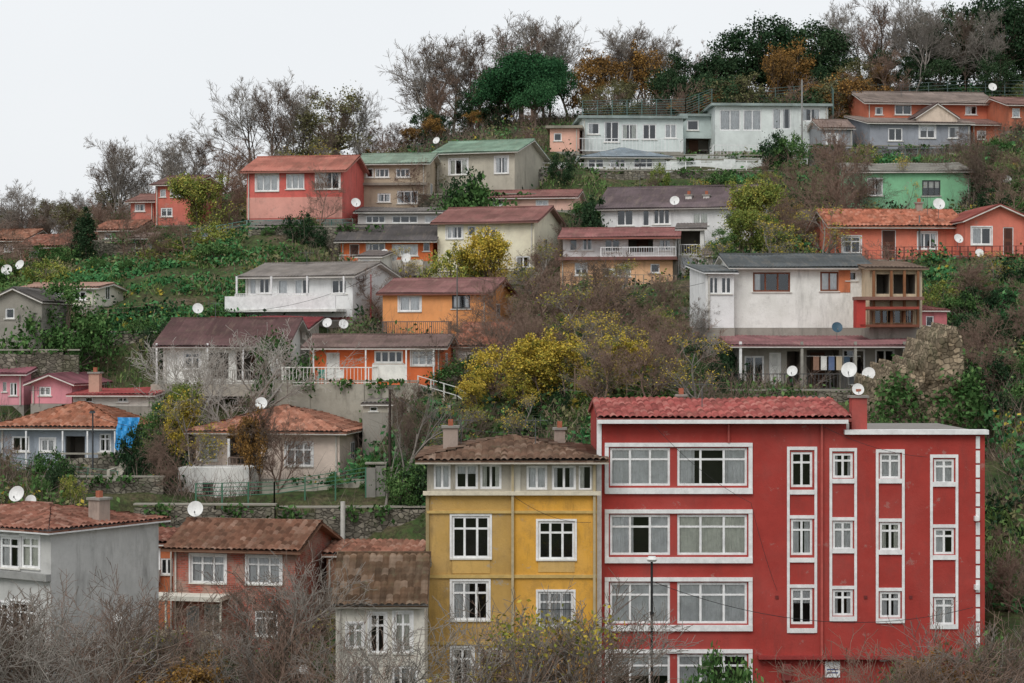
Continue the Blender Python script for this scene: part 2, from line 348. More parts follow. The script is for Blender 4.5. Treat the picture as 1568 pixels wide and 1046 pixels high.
    def finish(s):
        e=bpy.data.objects.new(s.name,None); bpy.context.collection.objects.link(e); e.location=tuple(s.O); e.rotation_euler=(0,0,s.a); e.empty_display_size=.5
        for key,p in s.parts.items():
            if 'Q' in p: me=mk(key[0],p['V'],p['Q'],[p['m']],uv=p['U'])
            else:
                me=bpy.data.meshes.new(key[0]); me.from_pydata(p['V'],[],p['F']); me.materials.append(p['m'])
                l=me.uv_layers.new(name='UVMap'); li=np.empty(len(me.loops),dtype=np.int32); me.loops.foreach_get('vertex_index',li)
                l.data.foreach_set('uv',np.array(p['U'],dtype=np.float32)[li].ravel())
            link(key[0],me,parent=e)
def house(name,u0,u1,ve,vr,vb,d,a,D,wall,rt='gable',kind='corr',rc='7A5A58',wins=(),ov=.45,os=.35,fas=None,dirt=.6,ctl=True,cut=True,moss=.2,wm=None,fnd=5.,fmat=None):
    h=Bld(name,u0,u1,vb,d,a,D,ctl,cut)
    prof,zt=h.roof(ve,vr,rt,kind,rc,ov,os,fas=plain(fas or 'CCC8C2',.6),moss=moss)
    h.walls(wm or plaster(wall,dirt),prof,zt,list(wins),fnd=fnd,fmat=fmat); return h
def chimney(h,u,v0,v1,sd,w=.5,col='9A8A80'):
    q=h.q(u,sd); m=plaster(col,.8); z1,z0=h.z(v0,q,sd),h.z(v1,q,sd)
    h.box('chimney',m,q-w/2,q+w/2,sd-w/2,sd+w/2,z0-.6,z1); h.box('chimney_cap',plaster('8A8680',.8),q-w/2-.07,q+w/2+.07,sd-w/2-.07,sd+w/2+.07,z1,z1+.09)
    h.box('chimney_pot',plaster('9A5A44',.6),q-.1,q+.1,sd-.1,sd+.1,z1+.09,z1+.35)
# ================================================================ BUILDINGS
RED=plaster('9A3A34',.45)
r=Bld('red_apartment_building',918,1508,1240,80,0,9)
big=[]; 
for i,(t,b) in enumerate(((686,744),(788,850),(892,955),(1002,1060))):
    big+=[(934,t,1026,b,3,'tx'+('C' if i in(0,2) else '')),(1037,t,1144,b,3,'tx'+('C' if i==2 else ''))]
for (x0,x1,rows) in((1211,1244,((692,746),(795,850),(901,956))),(1275,1306,((694,732),(798,842),(903,943))),(1347,1379,((694,733),(800,843),(906,946))),(1430,1461,((703,741),(809,849),(915,957)))):
    for (t,b) in rows: big.append((x0,t,x1,b,2,'tx'))
ztop=r.z(662)
r.walls(RED,[(0,ztop),(9,ztop)],ztop,big,fnd=3)
WT=WHITE()
for (t,b) in((678,756),(780,862),(884,966),(994,1075)):
    r.pbox('white_bands',WT,926,1152,t,t+6,-.10,.01); r.pbox('white_bands',WT,926,1152,b-9,b,-.12,.01)
    r.pbox('white_bands',WT,926,932,t+6.05,b-9.05,-.08,.01); r.pbox('white_bands',WT,1146,1152,t+6.05,b-9.05,-.08,.01)
for (x0,x1,t,b) in((1205,1251,684,969),(1270,1312,686,951),(1341,1385,688,954),(1424,1467,696,963)):
    r.pbox('white_bands',WT,x0,x0+4,t,b,-.05,.01); r.pbox('white_bands',WT,x1-4,x1,t,b,-.05,.01)
for (x0,x1,rows) in((1209.1,1246.9,((684,757),(789,861),(895,969))),(1274.1,1307.9,((686,740),(792,847),(897,951))),(1345.1,1380.9,((688,740),(794,849),(900,954))),(1428.1,1462.9,((696,745),(803,857),(909,963)))):
    for (t,b) in rows: r.pbox('white_bands',WT,x0,x1,t,t+5,-.048,.01); r.pbox('white_bands',WT,x0,x1,b-7,b,-.07,.01)
r.pbox('parapet_coping',WT,1292,1512,658,665,-.25,.3); r.pbox('eave_board',WT,914,1296,642,648,-.5,-.4)
r.pbox('corner_trim',WT,914,921,640,1240,-.07,.2)
for k in range(24): r.pbox('corner_quoins',WT,1494,1500,668+k*22,668+k*22+19,-.06,.02)
r.pbox('corner_trim',WT,1491,1497,790,797,-.3,.01); r.pbox('corner_trim',WT,1491,1497,895,902,-.3,.01)
q0,q1=0,r.q(1296)
rmat=tilemat('9A5450','tile',.1)
zE=r.z(641,4,-.5); zR=r.z(611,4,4.5); run=5.0; L=math.hypot(run,zR-zE)
r.surf('roof',rmat,(q0-.1,-.5,zE),(1,0,0),(0,run/L,(zR-zE)/L),q1-q0+.25,L,kind='tile',fas=plain('8A4440'))
r.surf('roof_back',rmat,(q1+.15,9.5,zE),(-1,0,0),(0,-run/L,(zR-zE)/L),q1-q0+.25,L,kind='tile',coarse=True,fas=plain('8A4440'))
zc=zE+.5*(zR-zE)/run-.14
r.add('walls',RED,[(q0,-.002,ztop),(q1,-.002,ztop),(q1,-.002,zc),(q0,-.002,zc)],[(0,1,2,3)])
for qq in(q0+.001,q1): r.add('walls',RED,[(qq,0,ztop-.01),(qq,9,ztop-.01),(qq,9,zc),(qq,4.5,zR-.14),(qq,0,zc)],[(0,1,2,3,4)])
r.add('flat_roof',plaster('7A7672'),[(q1,0,ztop),(r.W,0,ztop),(r.W,9,ztop),(q1,9,ztop)],[(0,1,2,3)])
chimney(r,1314,609,655,.6,.62,'9E4A44'); chimney(r,1043,607,625,4.5,.35)
r.box('downpipe',plain('A85048',.5),r.q(1256),r.q(1256)+.09,-.14,-.05,0,zE-.1)
r.box('downpipe',plain('A85048',.5),r.q(1114),r.q(1114)+.07,-.14,-.05,r.z(678),zE-.1)
r.pbox('house_sign',plain('E6E6E4',.6),1263,1286,1013,1037,-.05,.01); r.pbox('sign_stripe',plain('3A4A7A',.6),1266,1283,1024,1026,-.054,-.05); r.pbox('sign_stripe',plain('3A4A7A',.6),1266,1283,1029,1031,-.054,-.05); r.pbox('meter_box',plain('7A3A36',.6),1196,1210,1015,1040,-.3,.01)
r.pbox('balcony_slab',plain('8C3431',.7),1160,1500,1003,1008,-.35,.01)
for uu in(1187,1323,1392): r.pbox('wall_vent',plain('6A2A28',.7),uu,uu+5,912,917,-.03,.005)
# --- yellow apartment block
y=Bld('yellow_apartment_building',654,914,1240,79,0,8)
yw=[(692,790,750,855,3,'tsD'),(824,798,880,857,3,'tsD'),(692,890,748,950,3,'ts'),(824,906,878,960,3,'tsg'),(692,992,724,1050,2,'ts'),(732,992,770,1050,2,'')]
zb=y.z(754); qm=y.q(785); y1=plaster('B08E52',1.); y2=plaster('CB983F',.85)
y.walls(y1,[(0,zb),(8,zb)],zb,[w_ for w_ in yw if w_[0]<785],q1=qm,fnd=3); y.walls(y2,[(0,zb),(8,zb)],zb,[w_ for w_ in yw if w_[0]>785],q0=qm,fnd=0)
prof,zt=y.roof(706,669,'hip','tile','6A5244',.6,.45,fas=plain('B8B0A4',.7),moss=.4)
y.walls(plaster('A09A8E',1.),[(0,zt),(8,zt)],zt,[(664,711,690,749,2,'xC'),(697,711,732,749,2,'x'),(735,711,768,749,2,'x'),(806,713,838,750,2,'xC'),(845,713,882,750,2,'x'),(886,713,906,750,1,'x')],z0=zb+.004,fnd=0)
y.pbox('cornice',plain('C9C0AC',.8),648,920,752,758,-.22,.01); 
for (a_,b_) in((782,786),(880,885),(982,987)): y.pbox('string_course',plain('B89C60',.8),654,914,a_,b_,-.08,.01)
y.pbox('pilaster',plain('8E7E5C',.8),652,657,758,1240,-.06,.02)
for uu in(783,908): y.box('downpipe',plain('A89A7C',.5),y.q(uu),y.q(uu)+.1,-.16,-.05,0,zt)
y.pbox('pillar',plaster('B4B0A6',.6),782,797,707,752,-.05,.01)
for (ua,ub,va,vb_) in((692,750,855,878),(824,880,857,876)): y.pbox('sill_panel',plaster('C09C5C',.9),ua,ub,va+3,vb_,-.025,.01)
chimney(y,690,655,690,3.,.6); chimney(y,857,658,680,4.,.45)
# --- small tiled cottage
c=house('tiled_cottage',514,650,928,848,1200,76,0,4.6,'CCC8BE','gable','tile','66503F',[(532,955,556,992,2,'ts'),(566,940,590,1000,2,'ts'),(604,938,630,1000,2,'ts'),(532,1020,570,1060,3,''),(600,1020,640,1060,3,'')],.4,.15,dirt=.8,moss=.5,fas='B8B4AC')
# --- grey building lower-left
g=Bld('grey_corner_house',-130,78,1200,79,-33,6.0)
prof,zt=g.roof(806,772,'hip','tile','84584A',.4,.3)
g.walls(plaster('B0B0AE',.6),prof,zt,[(-100,822,-40,870,4,'t'),(0,822,30,870,2,'ts'),(32,822,60,870,2,'ts'),(-20,922,12,975,3,'ts'),(16,922,55,975,3,'ts'),(-20,1020,50,1050,3,'')],fnd=3)
g.pbox('floor_band',plain('8A8A88',.8),-130,78,870,880,-.25,.01); g.pbox('floor_band',plain('8A8A88',.8),-130,78,978,986,-.12,.01)
chimney(g,152,765,795,3.,.6)
# --- brick house
b=house('brick_house',265,452,843,797,1005,90,-12,5.5,'9A4A3C','gable','tile','765444',[(292,850,345,893,3,'ts'),(378,852,430,895,3,'ts'),(285,928,305,985,1,'w'),(312,925,340,975,2,'t'),(390,935,425,975,2,'t')],.5,.4,wm=brick(),fas='8A6A58')
b.pbox('awning',plain('CFCBC0',.7),245,352,908,915,-1.3,0); b.pbox('balcony_slab',plain('C8BCA8',.8),250,342,985,992,-1.2,0)
b.pbox('balcony_parapet',plaster('C8B8A0',.7),252,340,960,985,-1.2,-1.1); b.pbox('balcony_cloth',plain('9E3030',.9),285,312,962,985,-1.24,-1.21)
for uu in(254,338): q=b.q(uu,-1.15); b.box('balcony_posts',plain('D8D4C8',.6),q-.04,q+.04,-1.19,-1.11,b.z(985),b.z(912))
b2=house('orange_annex',207,268,832,812,1005,92,-5,4,'C0704A','shed','tile','7A4E42',[(213,842,243,872,3,'ts'),(246,855,268,880,2,''),(215,900,240,930,2,'')],.3,.2,ctl=False)
b2.ac(220,890)
house('tiled_shed',500,640,850,828,900,92,-5,3,'8A6A58','shed','tile','8A6050',[],.2,.2,ctl=False)
# --- mid-left bungalow
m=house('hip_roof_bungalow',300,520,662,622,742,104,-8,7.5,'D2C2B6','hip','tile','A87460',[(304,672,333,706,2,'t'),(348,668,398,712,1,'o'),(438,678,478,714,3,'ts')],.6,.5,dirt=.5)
m.pbox('annex',plaster('D8D6D2',.4),294,400,712,768,-2.4,-.02); m.pbox('annex_opening',plain('1E1E1E',.9),331,346,734,752,-2.42,-2.3)
q=m.q(352,-.3); m.box('porch_post',WT,q-.06,q+.06,-.55,-.43,0,2.4); m.rail(350,400,700,713,-1.8,'6A5A50',.2)
t=house('blue_grey_house',0,188,655,617,722,107,-6,7,'98A0AA','hip','tile','9C6650',[(18,668,45,692,2,''),(62,672,84,692,2,'s'),(100,668,130,705,1,'o'),(152,664,170,692,2,'t')],.6,.5,fas='D8D8D4')
q0_,q1_=t.q(180,-.7),t.q(214,-.7); zA,zB=t.z(684),t.z(638); NV=9
Vt=[(q0_+(q1_-q0_)*(i/NV)*(1-.25*j/NV)+.03*math.sin(j*1.3),-.72+.07*math.sin(i*1.7+j*.8)-.05*j,zB+(zA-zB)*j/NV-(.12*math.sin(i*.9) if j==NV else 0)) for j in range(NV+1) for i in range(NV+1)]
t.add('tarpaulin',plain('2F86BE',.4),Vt,[(j*(NV+1)+i,j*(NV+1)+i+1,(j+1)*(NV+1)+i+1,(j+1)*(NV+1)+i) for j in range(NV) for i in range(NV)])
for uu in(40,96,134,176): q=t.q(uu,-.5); t.box('porch_posts',WT,q-.04,q+.04,-.54,-.46,0,2.2)
house('pink_house',-30,36,572,552,620,116,-8,7,'D0909A','gable','corr','7C4E56',[(4,585,10,600,1,''),(15,586,26,606,2,'')])
house('pink_house',48,110,588,572,618,114,-10,5,'D08A94','gablef','corr','7C4E56',[(60,592,78,606,2,'')])
s_=house('low_shed',112,232,604,594,622,112,-4,4,'C8C4BC','shed','corr','8E4444',[(130,606,142,616,1,''),(180,606,196,616,2,'')],.4,.3); chimney(s_,146,572,598,1.,.6,'B08C7C')
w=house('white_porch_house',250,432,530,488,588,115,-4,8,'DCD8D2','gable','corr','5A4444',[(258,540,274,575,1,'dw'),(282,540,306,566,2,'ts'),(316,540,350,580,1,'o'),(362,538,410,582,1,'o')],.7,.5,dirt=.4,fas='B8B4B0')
w.rail(318,425,566,588,-1.3,'9A9690')
for uu in(240,318,372,425): q=w.q(uu,-.6); w.box('porch_posts',WT,q-.05,q+.05,-.65,-.55,0,2.35)
w.pbox('wall_plinth',plaster('A49C90'),240,450,588,606,-1.4,-.1)
o=house('orange_bungalow',474,676,532,513,590,112,-4,6.5,'CC683C','gable','corr','6A5854',[(573,537,617,556,4,'D'),(630,536,664,560,3,'ts'),(500,540,520,582,1,'dw')],.6,.4,fas='CAC6C0',dirt=.5)
o.pbox('window_panel',plain('DDDAD4',.7),570,622,558,584,-.06,.01)
o.rail(432,570,562,588,-2.2,'D8D6D0',.2); o.pbox('terrace_slab',plain('B8B4AC',.8),430,580,588,592,-2.3,-.03); o.pbox('terrace_wall',plaster('A8A496',.9),436,640,592,640,-2.2,-.04)
for uu in(480,560,622,664): q=o.q(uu,-.5); o.box('porch_posts',WT,q-.04,q+.04,-.54,-.46,0,2.15)
for uu,cl in((492,'4A8A7A'),(505,'C8C8C4'),(520,'C8C8C4')):
    q=o.q(uu,-1.2); cm_=plain(cl,.5)
    o.box('terrace_chair',cm_,q-.22,q+.22,-1.4,-1.0,.42,.47); o.box('terrace_chair',cm_,q-.22,q+.22,-1.02,-.98,.47,.9)
    for dx in(-.2,.16):
        for dy in(-1.38,-1.06): o.box('terrace_chair',cm_,q+dx,q+dx+.04,dy,dy+.04,0,.42)
house('small_white_house',698,765,530,495,580,117,-12,6,'D2CCC4','gable','tile','94604E',[(704,538,716,560,1,'dw'),(722,538,738,556,2,'')],.3,.3)
h=house('orange_house',586,746,449,427,514,124,-13,7,'DA945F','gable','corr','7A5856',[(611,453,644,477,2,'Cs'),(692,449,720,473,2,'k')],.35,.35,fas='8A5A4A',dirt=.45)
h.rail(586,686,492,514,-.9,'5A5A5A'); h.pbox('balcony_slab',plain('B88860',.8),583,700,514,518,-1.0,-.04)
h=house('white_balcony_house',376,540,423,403,492,127,-20,7,'E4E4E2','gable','corr','7C7672',[(382,427,392,452,1,''),(396,426,413,450,2,'D'),(425,428,441,452,1,'C'),(450,427,475,452,2,''),(507,428,531,450,2,'D')],.6,.4,dirt=.25)
h.pbox('balcony_parapet',plain('E6E6E2',.6),360,528,454,474,-1.4,-1.32); h.pbox('balcony_slab',plain('CFCFCB',.7),360,530,474,478,-1.45,-.02)
h.rail(360,528,449,454,-1.36,'DDDDDA',.3,False); h.pbox('drain_band',plain('6A3434',.8),378,540,486,490,-.06,.01)
for uu in(362,415,470,526): q=h.q(uu,-1.3); h.box('balcony_posts',WT,q-.05,q+.05,-1.31,-1.21,h.z(454,q),h.z(424,q))
house('red_roof_shed',302,468,503,485,520,121,-6,4,'B8B0A8','shed','corr','6E3236',[(420,506,440,517,2,'')],.3,.3)
h=house('orange_terrace_house',522,662,369,345,400,140,-5,6,'CE6E42','gable','corr','504C4C',[(535,374,550,394,1,'d'),(560,372,590,392,3,'D'),(600,374,640,392,3,'C'),(648,371,658,385,1,'D')],.7,.4,dirt=.4)
h.pbox('parapet',plaster('D2CCC2',.6),585,655,400,424,-2.6,-2.4); h.rail(520,600,390,402,-1.4,'B8B8B4',.3)
h=house('cream_house',670,818,340,318,416,139,-16,7.5,'DED0BA','gable','corr','7E5854',[(684,346,708,366,3,'s'),(716,346,728,362,1,'D'),(700,394,712,410,1,'D'),(740,350,760,372,2,''),(790,392,812,410,2,'')],.5,.4,dirt=.35,fas='8A6A60')
house('pink_flat_house',738,880,302,292,322,150,-8,6,'DEB0A2','gable','corr','7E5854',[(750,306,770,316,2,''),(820,306,840,316,2,'')],.4,.3,fas='D8D0CC')
h=house('long_white_house',920,1156,318,286,376,143,-15,8,'E0DEDA','gable','corr','625659',[(944,321,970,346,2,'D'),(984,322,994,346,1,'D'),(1000,320,1026,344,3,'s'),(1060,325,1085,345,2,'C'),(1110,325,1140,345,3,'')],.5,.4,dirt=.35)
for uu in(1055,1082): chimney(h,uu,300,318,1.5,.45,'C8C4C0')
h=house('peach_house',858,1030,398,393,442,134,-6,6,'DCAA84','flat','flat','7A5450',[(880,402,900,422,2,''),(945,404,966,424,2,''),(996,404,1010,418,1,'D')],.5,.3,dirt=.4)
h.ac(925,424)
h2=house('white_balcony_flat',862,1036,363,350,394,135,-6,6,'DEDCD8','gable','corr','825856',[(872,366,884,384,1,'D'),(890,364,908,384,2,''),(925,366,950,386,2,'D'),(962,366,1000,386,1,'o'),(1008,366,1028,384,2,'')],1.,.3,dirt=.4,ctl=False,fas='A4665A')
h2.rail(920,1034,378,394,-.9,'D8D8D8',.16)
h3=house('white_wing',1038,1078,350,342,420,136,-6,5,'D8D6D2','shed','corr','6A6462',[(1042,354,1072,388,1,'o'),(1042,393,1070,412,1,'')],.3,.2,ctl=False); h3.rail(1040,1078,374,392,-.3,'D8D8D8',.16)
house('mint_green_house',1302,1486,262,250,325,146,-3,7,'82BA92','shed','corr','7C7A74',[(1328,272,1352,300,2,''),(1412,276,1440,300,3,'k')],.3,.3,dirt=.5)
h=house('salmon_house',1275,1470,347,322,397,130,3,6.5,'CC7660','gable','tile','AC6C56',[(1290,362,1318,388,2,'tsD'),(1350,352,1372,396,1,'d'),(1406,356,1434,382,3,'s')],.5,.4,dirt=.5); h.rail(1330,1475,383,398,-1.1,'A85A50',.25); chimney(h,1407,312,325,3,.4)
house('salmon_gable_house',1478,1580,338,312,394,128,4,7,'CA7462','gablef','corr','8A4A44',[(1488,348,1518,375,2,'s'),(1536,348,1552,390,1,'d')],.4,.3,dirt=.5)
# --- villa
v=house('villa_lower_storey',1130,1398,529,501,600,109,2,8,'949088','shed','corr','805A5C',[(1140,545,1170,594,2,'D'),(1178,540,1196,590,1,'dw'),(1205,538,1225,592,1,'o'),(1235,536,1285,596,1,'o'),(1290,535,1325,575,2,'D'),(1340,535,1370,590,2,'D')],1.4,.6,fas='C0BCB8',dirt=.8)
for uu in(1134,1228,1310,1385): q=v.q(uu,-1.3); v.box('porch_posts',plain('8A8880',.6) if uu>1200 else WT,q-.07,q+.07,-1.34,-1.2,-1,2.75)
v.pbox('terrace_slab',plaster('9A968E'),1125,1400,596,603,-2.2,-.04); v.rail(1132,1300,572,597,-2.1,'4A4A4A',.2)
v.ac(1296,590); 
for k,cl in enumerate(('8A6A5A','CFCFCB','5A6A8A','B8A890','3A4A5A')):
    q=v.q(1240)+k*.42; v.box('laundry',plain(cl,.9),q,q+.32,-1.0,-.985,1.2,1.95)
v.box('laundry_rope',plain('D0D0CC',.9),v.q(1230),v.q(1312),-1.0,-.99,1.95,1.965)
v2=house('villa_upper_storey',1122,1330,409,390,502,113,2,7,'DEDAD2','gable','corr','54585A',[(1153,417,1210,447,3,'nD'),(1256,416,1284,446,2,'n'),(1296,416,1312,430,1,'D')],.5,.3,ctl=False,dirt=.5,fas='C8C4BE',fnd=3)
v2.pbox('orange_patch',plaster('C07654',.8),1284,1302,414,448,-.02,.005)
v2b=Bld('villa_bay_window',1081,1124,502,112,8,4,ctl=False); prof,zt=v2b.roof(416,405,'shed','corr','5E6264',.3,.2); v2b.walls(plaster('DEDCD8',.5),prof,zt,[(1086,424,1100,450,2,'D'),(1104,424,1120,450,2,'D')],fnd=3)
v3=Bld('timber_loggia',1332,1412,502,111,2,6,ctl=False); prof,zt=v3.roof(410,400,'shed','corr','6A5A50',.4,.3,fas=plain('7A6A58',.7))
v3.walls(plaster('C2B298',.6),prof,zt,[(1342,420,1362,450,1,'o'),(1368,420,1402,450,1,'o'),(1335,470,1398,498,4,'n')],fnd=3)
for uu in(1338,1365,1385,1406): q=v3.q(uu,-.3); v3.box('timber_posts',plain('7A5236',.7),q-.07,q+.07,-.34,-.2,v3.z(500),v3.z(412))
v3.pbox('balcony_front',plain('8E4236',.7),1312,1402,470,474,-.9,-.02); v3.pbox('balcony_front',plain('6A4030',.7),1312,1402,497,501,-.95,-.02); v3.pbox('terrace_front',plaster('A8403A',.4),1306,1320,458,502,-.95,-.1); v3.rail(1318,1400,474,497,-.85,'5A4632',.35)
v3.pbox('roof_canopy',plain('7A5A50',.7),1305,1408,455,460,-1.1,-.02)
house('pink_annex',1402,1450,474,462,520,112,18,5,'BE7074','shed','corr','7A4C4A',[(1418,484,1430,500,1,'')],.2,.1,ctl=False)
# --- hill-top modern houses
def modern(name,u0,u1,ve,vb,d,a,D,col,wins,rc='8A9694'):
    return house(name,u0,u1,ve,ve,vb,d,a,D,col,'flat','flat',rc,wins,.35,.35,dirt=.3)
h=modern('white_modern_house',1095,1268,162,232,170,3,9,'CCD2D0',[(1102,168,1134,200,2,'Cx'),(1138,168,1166,200,2,'Cx'),(1183,166,1196,198,1,'x'),(1198,166,1211,198,1,'x'),(1228,166,1256,186,2,'x')]); h.rail(1092,1180,222,242,-2,'E0E0DE',.3)
h=modern('white_modern_house',892,1046,181,232,168,3,8,'C6CECC',[(900,188,918,206,1,''),(925,186,948,218,2,'D'),(952,190,976,214,2,''),(984,190,1005,214,2,'D'),(1018,190,1036,212,2,'')]); h.rail(886,1046,212,232,-1.6,'D8DCDA',.3)
modern('white_modern_house',1046,1096,178,240,172,3,7,'B4C0BE',[(1052,184,1070,200,1,'D'),(1050,212,1090,236,1,'o')])
house('white_garden_house',895,1022,240,228,262,163,3,6,'D2D5D2','hip','corr','78828A',[(900,243,925,258,2,'D'),(932,243,958,258,3,''),(970,242,1000,258,3,'D')],.5,.4,dirt=.3)
modern('pink_garden_house',842,886,196,232,166,-5,5,'D8A896',[(848,204,860,216,1,'')],'8A8478')
house('salmon_hill_house',1328,1522,158,142,182,170,5,8,'BA6C54','gable','corr','7A6E68',[(1340,164,1352,176,1,''),(1370,160,1396,176,2,'D'),(1478,162,1496,176,2,'')],.6,.4,dirt=.4,ctl=False)
house('grey_hill_house',1332,1486,188,178,244,165,5,7,'8E929A','shed','corr','7A6E68',[(1360,196,1382,216,2,'D'),(1408,192,1432,212,2,'s'),(1452,194,1468,212,1,'')],.4,.3,dirt=.5)
house('dormer_gable',1404,1466,180,157,190,166,5,4,'C8B8A8','gablef','corr','5A4A48',[],.2,.2,ctl=False)
house('salmon_hill_house',1545,1600,160,150,200,165,5,8,'B0664C','gable','corr','7A5E58',[(1550,166,1562,180,1,'')])
house('salmon_hill_house',1488,1532,190,176,244,167,5,6,'B0664C','shed','corr','7A5E58',[(1496,200,1510,214,2,''),(1514,216,1526,240,1,'d')])
house('grey_cabin',1258,1306,196,184,246,166,5,5,'8E9094','gable','corr','7A6A64',[(1266,206,1282,224,2,'s')],.3,.2)
# --- upper left row
h=house('red_house',378,524,262,240,336,146,-9,8,'C4625A','gable','corr','9E665A',[(392,267,426,293,3,'s'),(438,266,466,290,3,'C'),(484,263,520,290,3,'s')],.5,.4,dirt=.7,fas='A8766C')
h.pbox('faded_band',plaster('CE9488',.9),378,524,302,334,-.03,.01); h.rail(378,524,336,352,-.5,'6A8A84',.3)
h=house('beige_two_storey_house',550,652,250,236,330,152,-6,7,'B0A08C','gable','corr','7C8C7E',[(560,258,572,272,1,''),(574,258,596,272,3,'D'),(606,258,628,272,3,'D'),(578,296,598,310,2,''),(608,292,640,312,3,'D')],.5,.4); h.pbox('floor_slab',plain('8A8278',.8),548,654,280,284,-.3,.01)
house('grey_beige_house',668,788,233,216,296,156,-18,8,'B0AA9C','gable','corr','748A7A',[(688,244,716,268,3,'s'),(758,240,778,266,2,'s')],.5,.4)
house('white_canopy_house',548,690,324,318,344,146,-3,4,'CCC8C4','shed','corr','6A6664',[(560,330,590,342,3,'D'),(600,330,640,342,3,'D'),(650,330,672,342,2,'')],.5,.3)
house('small_red_house',238,292,282,270,345,158,-12,7,'BA685A','gable','corr','6A504C',[(245,290,254,302,1,''),(262,288,282,302,2,'s'),(246,318,264,332,2,'')])
house('small_red_house',200,236,308,298,350,162,-10,6,'B87264','gable','corr','7A5A54',[(206,312,222,324,2,'')])
house('cyan_hut',205,232,364,356,388,152,-5,4,'A8C0C4','shed','corr','8A7A74',[(208,368,226,380,2,'')])
house('tiled_roof_house',150,205,352,338,372,158,-10,6,'A8988C','gable','tile','8E6050',[(160,356,172,366,1,'')])
house('tiled_roof_house',30,112,378,360,400,158,-14,7,'AC7664','gable','tile','865A4C',[(44,382,60,394,2,'')])
house('tiled_roof_house',-40,34,368,352,400,163,-10,7,'A08C82','gable','tile','8E6452',[(6,374,20,386,2,'')])
house('tiled_roof_house',95,150,362,350,386,164,-8,6,'A08C80','gable','tile','8A6454',[(110,368,124,378,2,'')])
house('cream_terrace_house',34,146,440,434,468,128,-6,6,'D0CABC','gable','corr','9A7C70',[(44,446,60,462,2,''),(66,446,92,462,3,'s'),(112,446,132,460,2,'')],.3,.3)
house('stone_hut',-20,64,462,440,492,120,-10,4,'8C8880','gablef','corr','5C5856',[(8,472,22,488,1,'D')],.3,.2)
house('grey_cabin',300,372,352,344,372,153,-6,4,'9A9890','shed','corr','6E6A66',[(310,356,324,366,2,'')],.3,.2)
house('tiled_shed',1080,1130,390,380,408,131,-5,4,'A09A90','shed','corr','6E6460',[(1090,394,1102,404,1,'D')],.3,.2)
house('lean_to_shed',556,600,618,610,632,106.5,-5,3,'A8A296','shed','corr','6E6864',[(566,620,578,630,1,'D')],.2,.1,ctl=False)
house('white_outbuilding',548,582,392,384,418,133,-10,3.5,'CFCCC6','shed','corr','6A6260',[(556,398,568,410,1,'')],.2,.2,ctl=False)
house('white_outbuilding',1240,1268,330,322,352,140,0,3.5,'BDB9B2','shed','corr','7A706A',[(1246,334,1258,344,1,'')],.2,.2)
house('garden_shed',395,440,346,338,360,143,-5,3,'8E9A94','shed','corr','6A6664',[(404,350,416,358,1,'D')],.2,.2,ctl=False)
# ================================================================ TERRAIN
ctrl=[(u,v,d) for u,v,d in [
 (-300,1180,70),(200,1180,72),(784,1200,72),(1400,1220,70),(1900,1200,72),
 (-50,1010,88),(200,1010,86),(450,1010,88),(560,960,88),
 (100,850,95),(300,850,95),(550,850,95),(250,775,99),(450,765,99),(620,770,99),(100,760,99),(0,730,103),
 (650,680,103),(760,660,102),(900,640,101),(1050,625,101),(1200,625,102),(1350,720,96),(1450,730,96),(1400,680,99),(1560,700,96),(1650,640,100),
 (560,620,109),(700,600,112),(850,540,116),(1000,520,118),(1050,480,124),(900,470,126),
 (150,540,118),(200,480,128),(300,450,132),(250,400,145),(350,370,148),(100,500,124),
 (1500,520,115),(1480,430,124),(1560,450,120),(1540,560,109),
 (0,400,158),(-150,400,165),(-300,420,165),(1500,250,150),(1650,260,150),(1200,300,150),(1240,260,160),(1750,300,150),
 (0,388,178),(200,352,178),(400,290,176),(600,240,178),(800,192,184),(1100,160,188),(1300,140,190),(1568,130,190),(1800,120,190),(-300,400,180)]]
P=[(X(u,d),d,Z(v,d)) for u,v,d in ctrl]
for u,dz in((-300,-9),(100,-9),(500,-8),(900,-7),(1300,-6),(1800,-5)):
    P.append((X(u,230),230,np.interp(u,[-300,1800],[22,42])+dz))
for h in BLD:
    if h.ctl and h.O[2]>CAMZ-17: 
        cx=h.O[0]+h.W/2*h.ca+.8*h.sa; cy=h.O[1]+h.W/2*h.sa-.8*h.ca; P.append((cx,cy,h.O[2]-.2))
P=np.array(P); S=40.
def kern(a,b):
    r2=((a[:,None,:]-b[None,:,:])**2).sum(-1)/S**2; return .5*r2*np.log(r2+1e-9)
n=len(P); A=np.zeros((n+3,n+3)); A[:n,:n]=kern(P[:,:2],P[:,:2])+np.eye(n)*.0006; T=np.c_[np.ones(n),P[:,:2]/S]; A[:n,n:]=T; A[n:,:n]=T.T
wt=np.linalg.solve(A,np.r_[P[:,2],0,0,0])
def vnoise(x,y,s,seed=0):
    x=x/s;y=y/s; xi=np.floor(x);yi=np.floor(y); fx=x-xi; fy=y-yi; fx=fx*fx*(3-2*fx); fy=fy*fy*(3-2*fy)
    def hsh(a,b): 
        t=np.sin(a*127.1+b*311.7+seed*17.3)*43758.5453; return t-np.floor(t)
    return (hsh(xi,yi)*(1-fx)+hsh(xi+1,yi)*fx)*(1-fy)+(hsh(xi,yi+1)*(1-fx)+hsh(xi+1,yi+1)*fx)*fy
BX0,BX1=X(1328,101),X(1488,101)
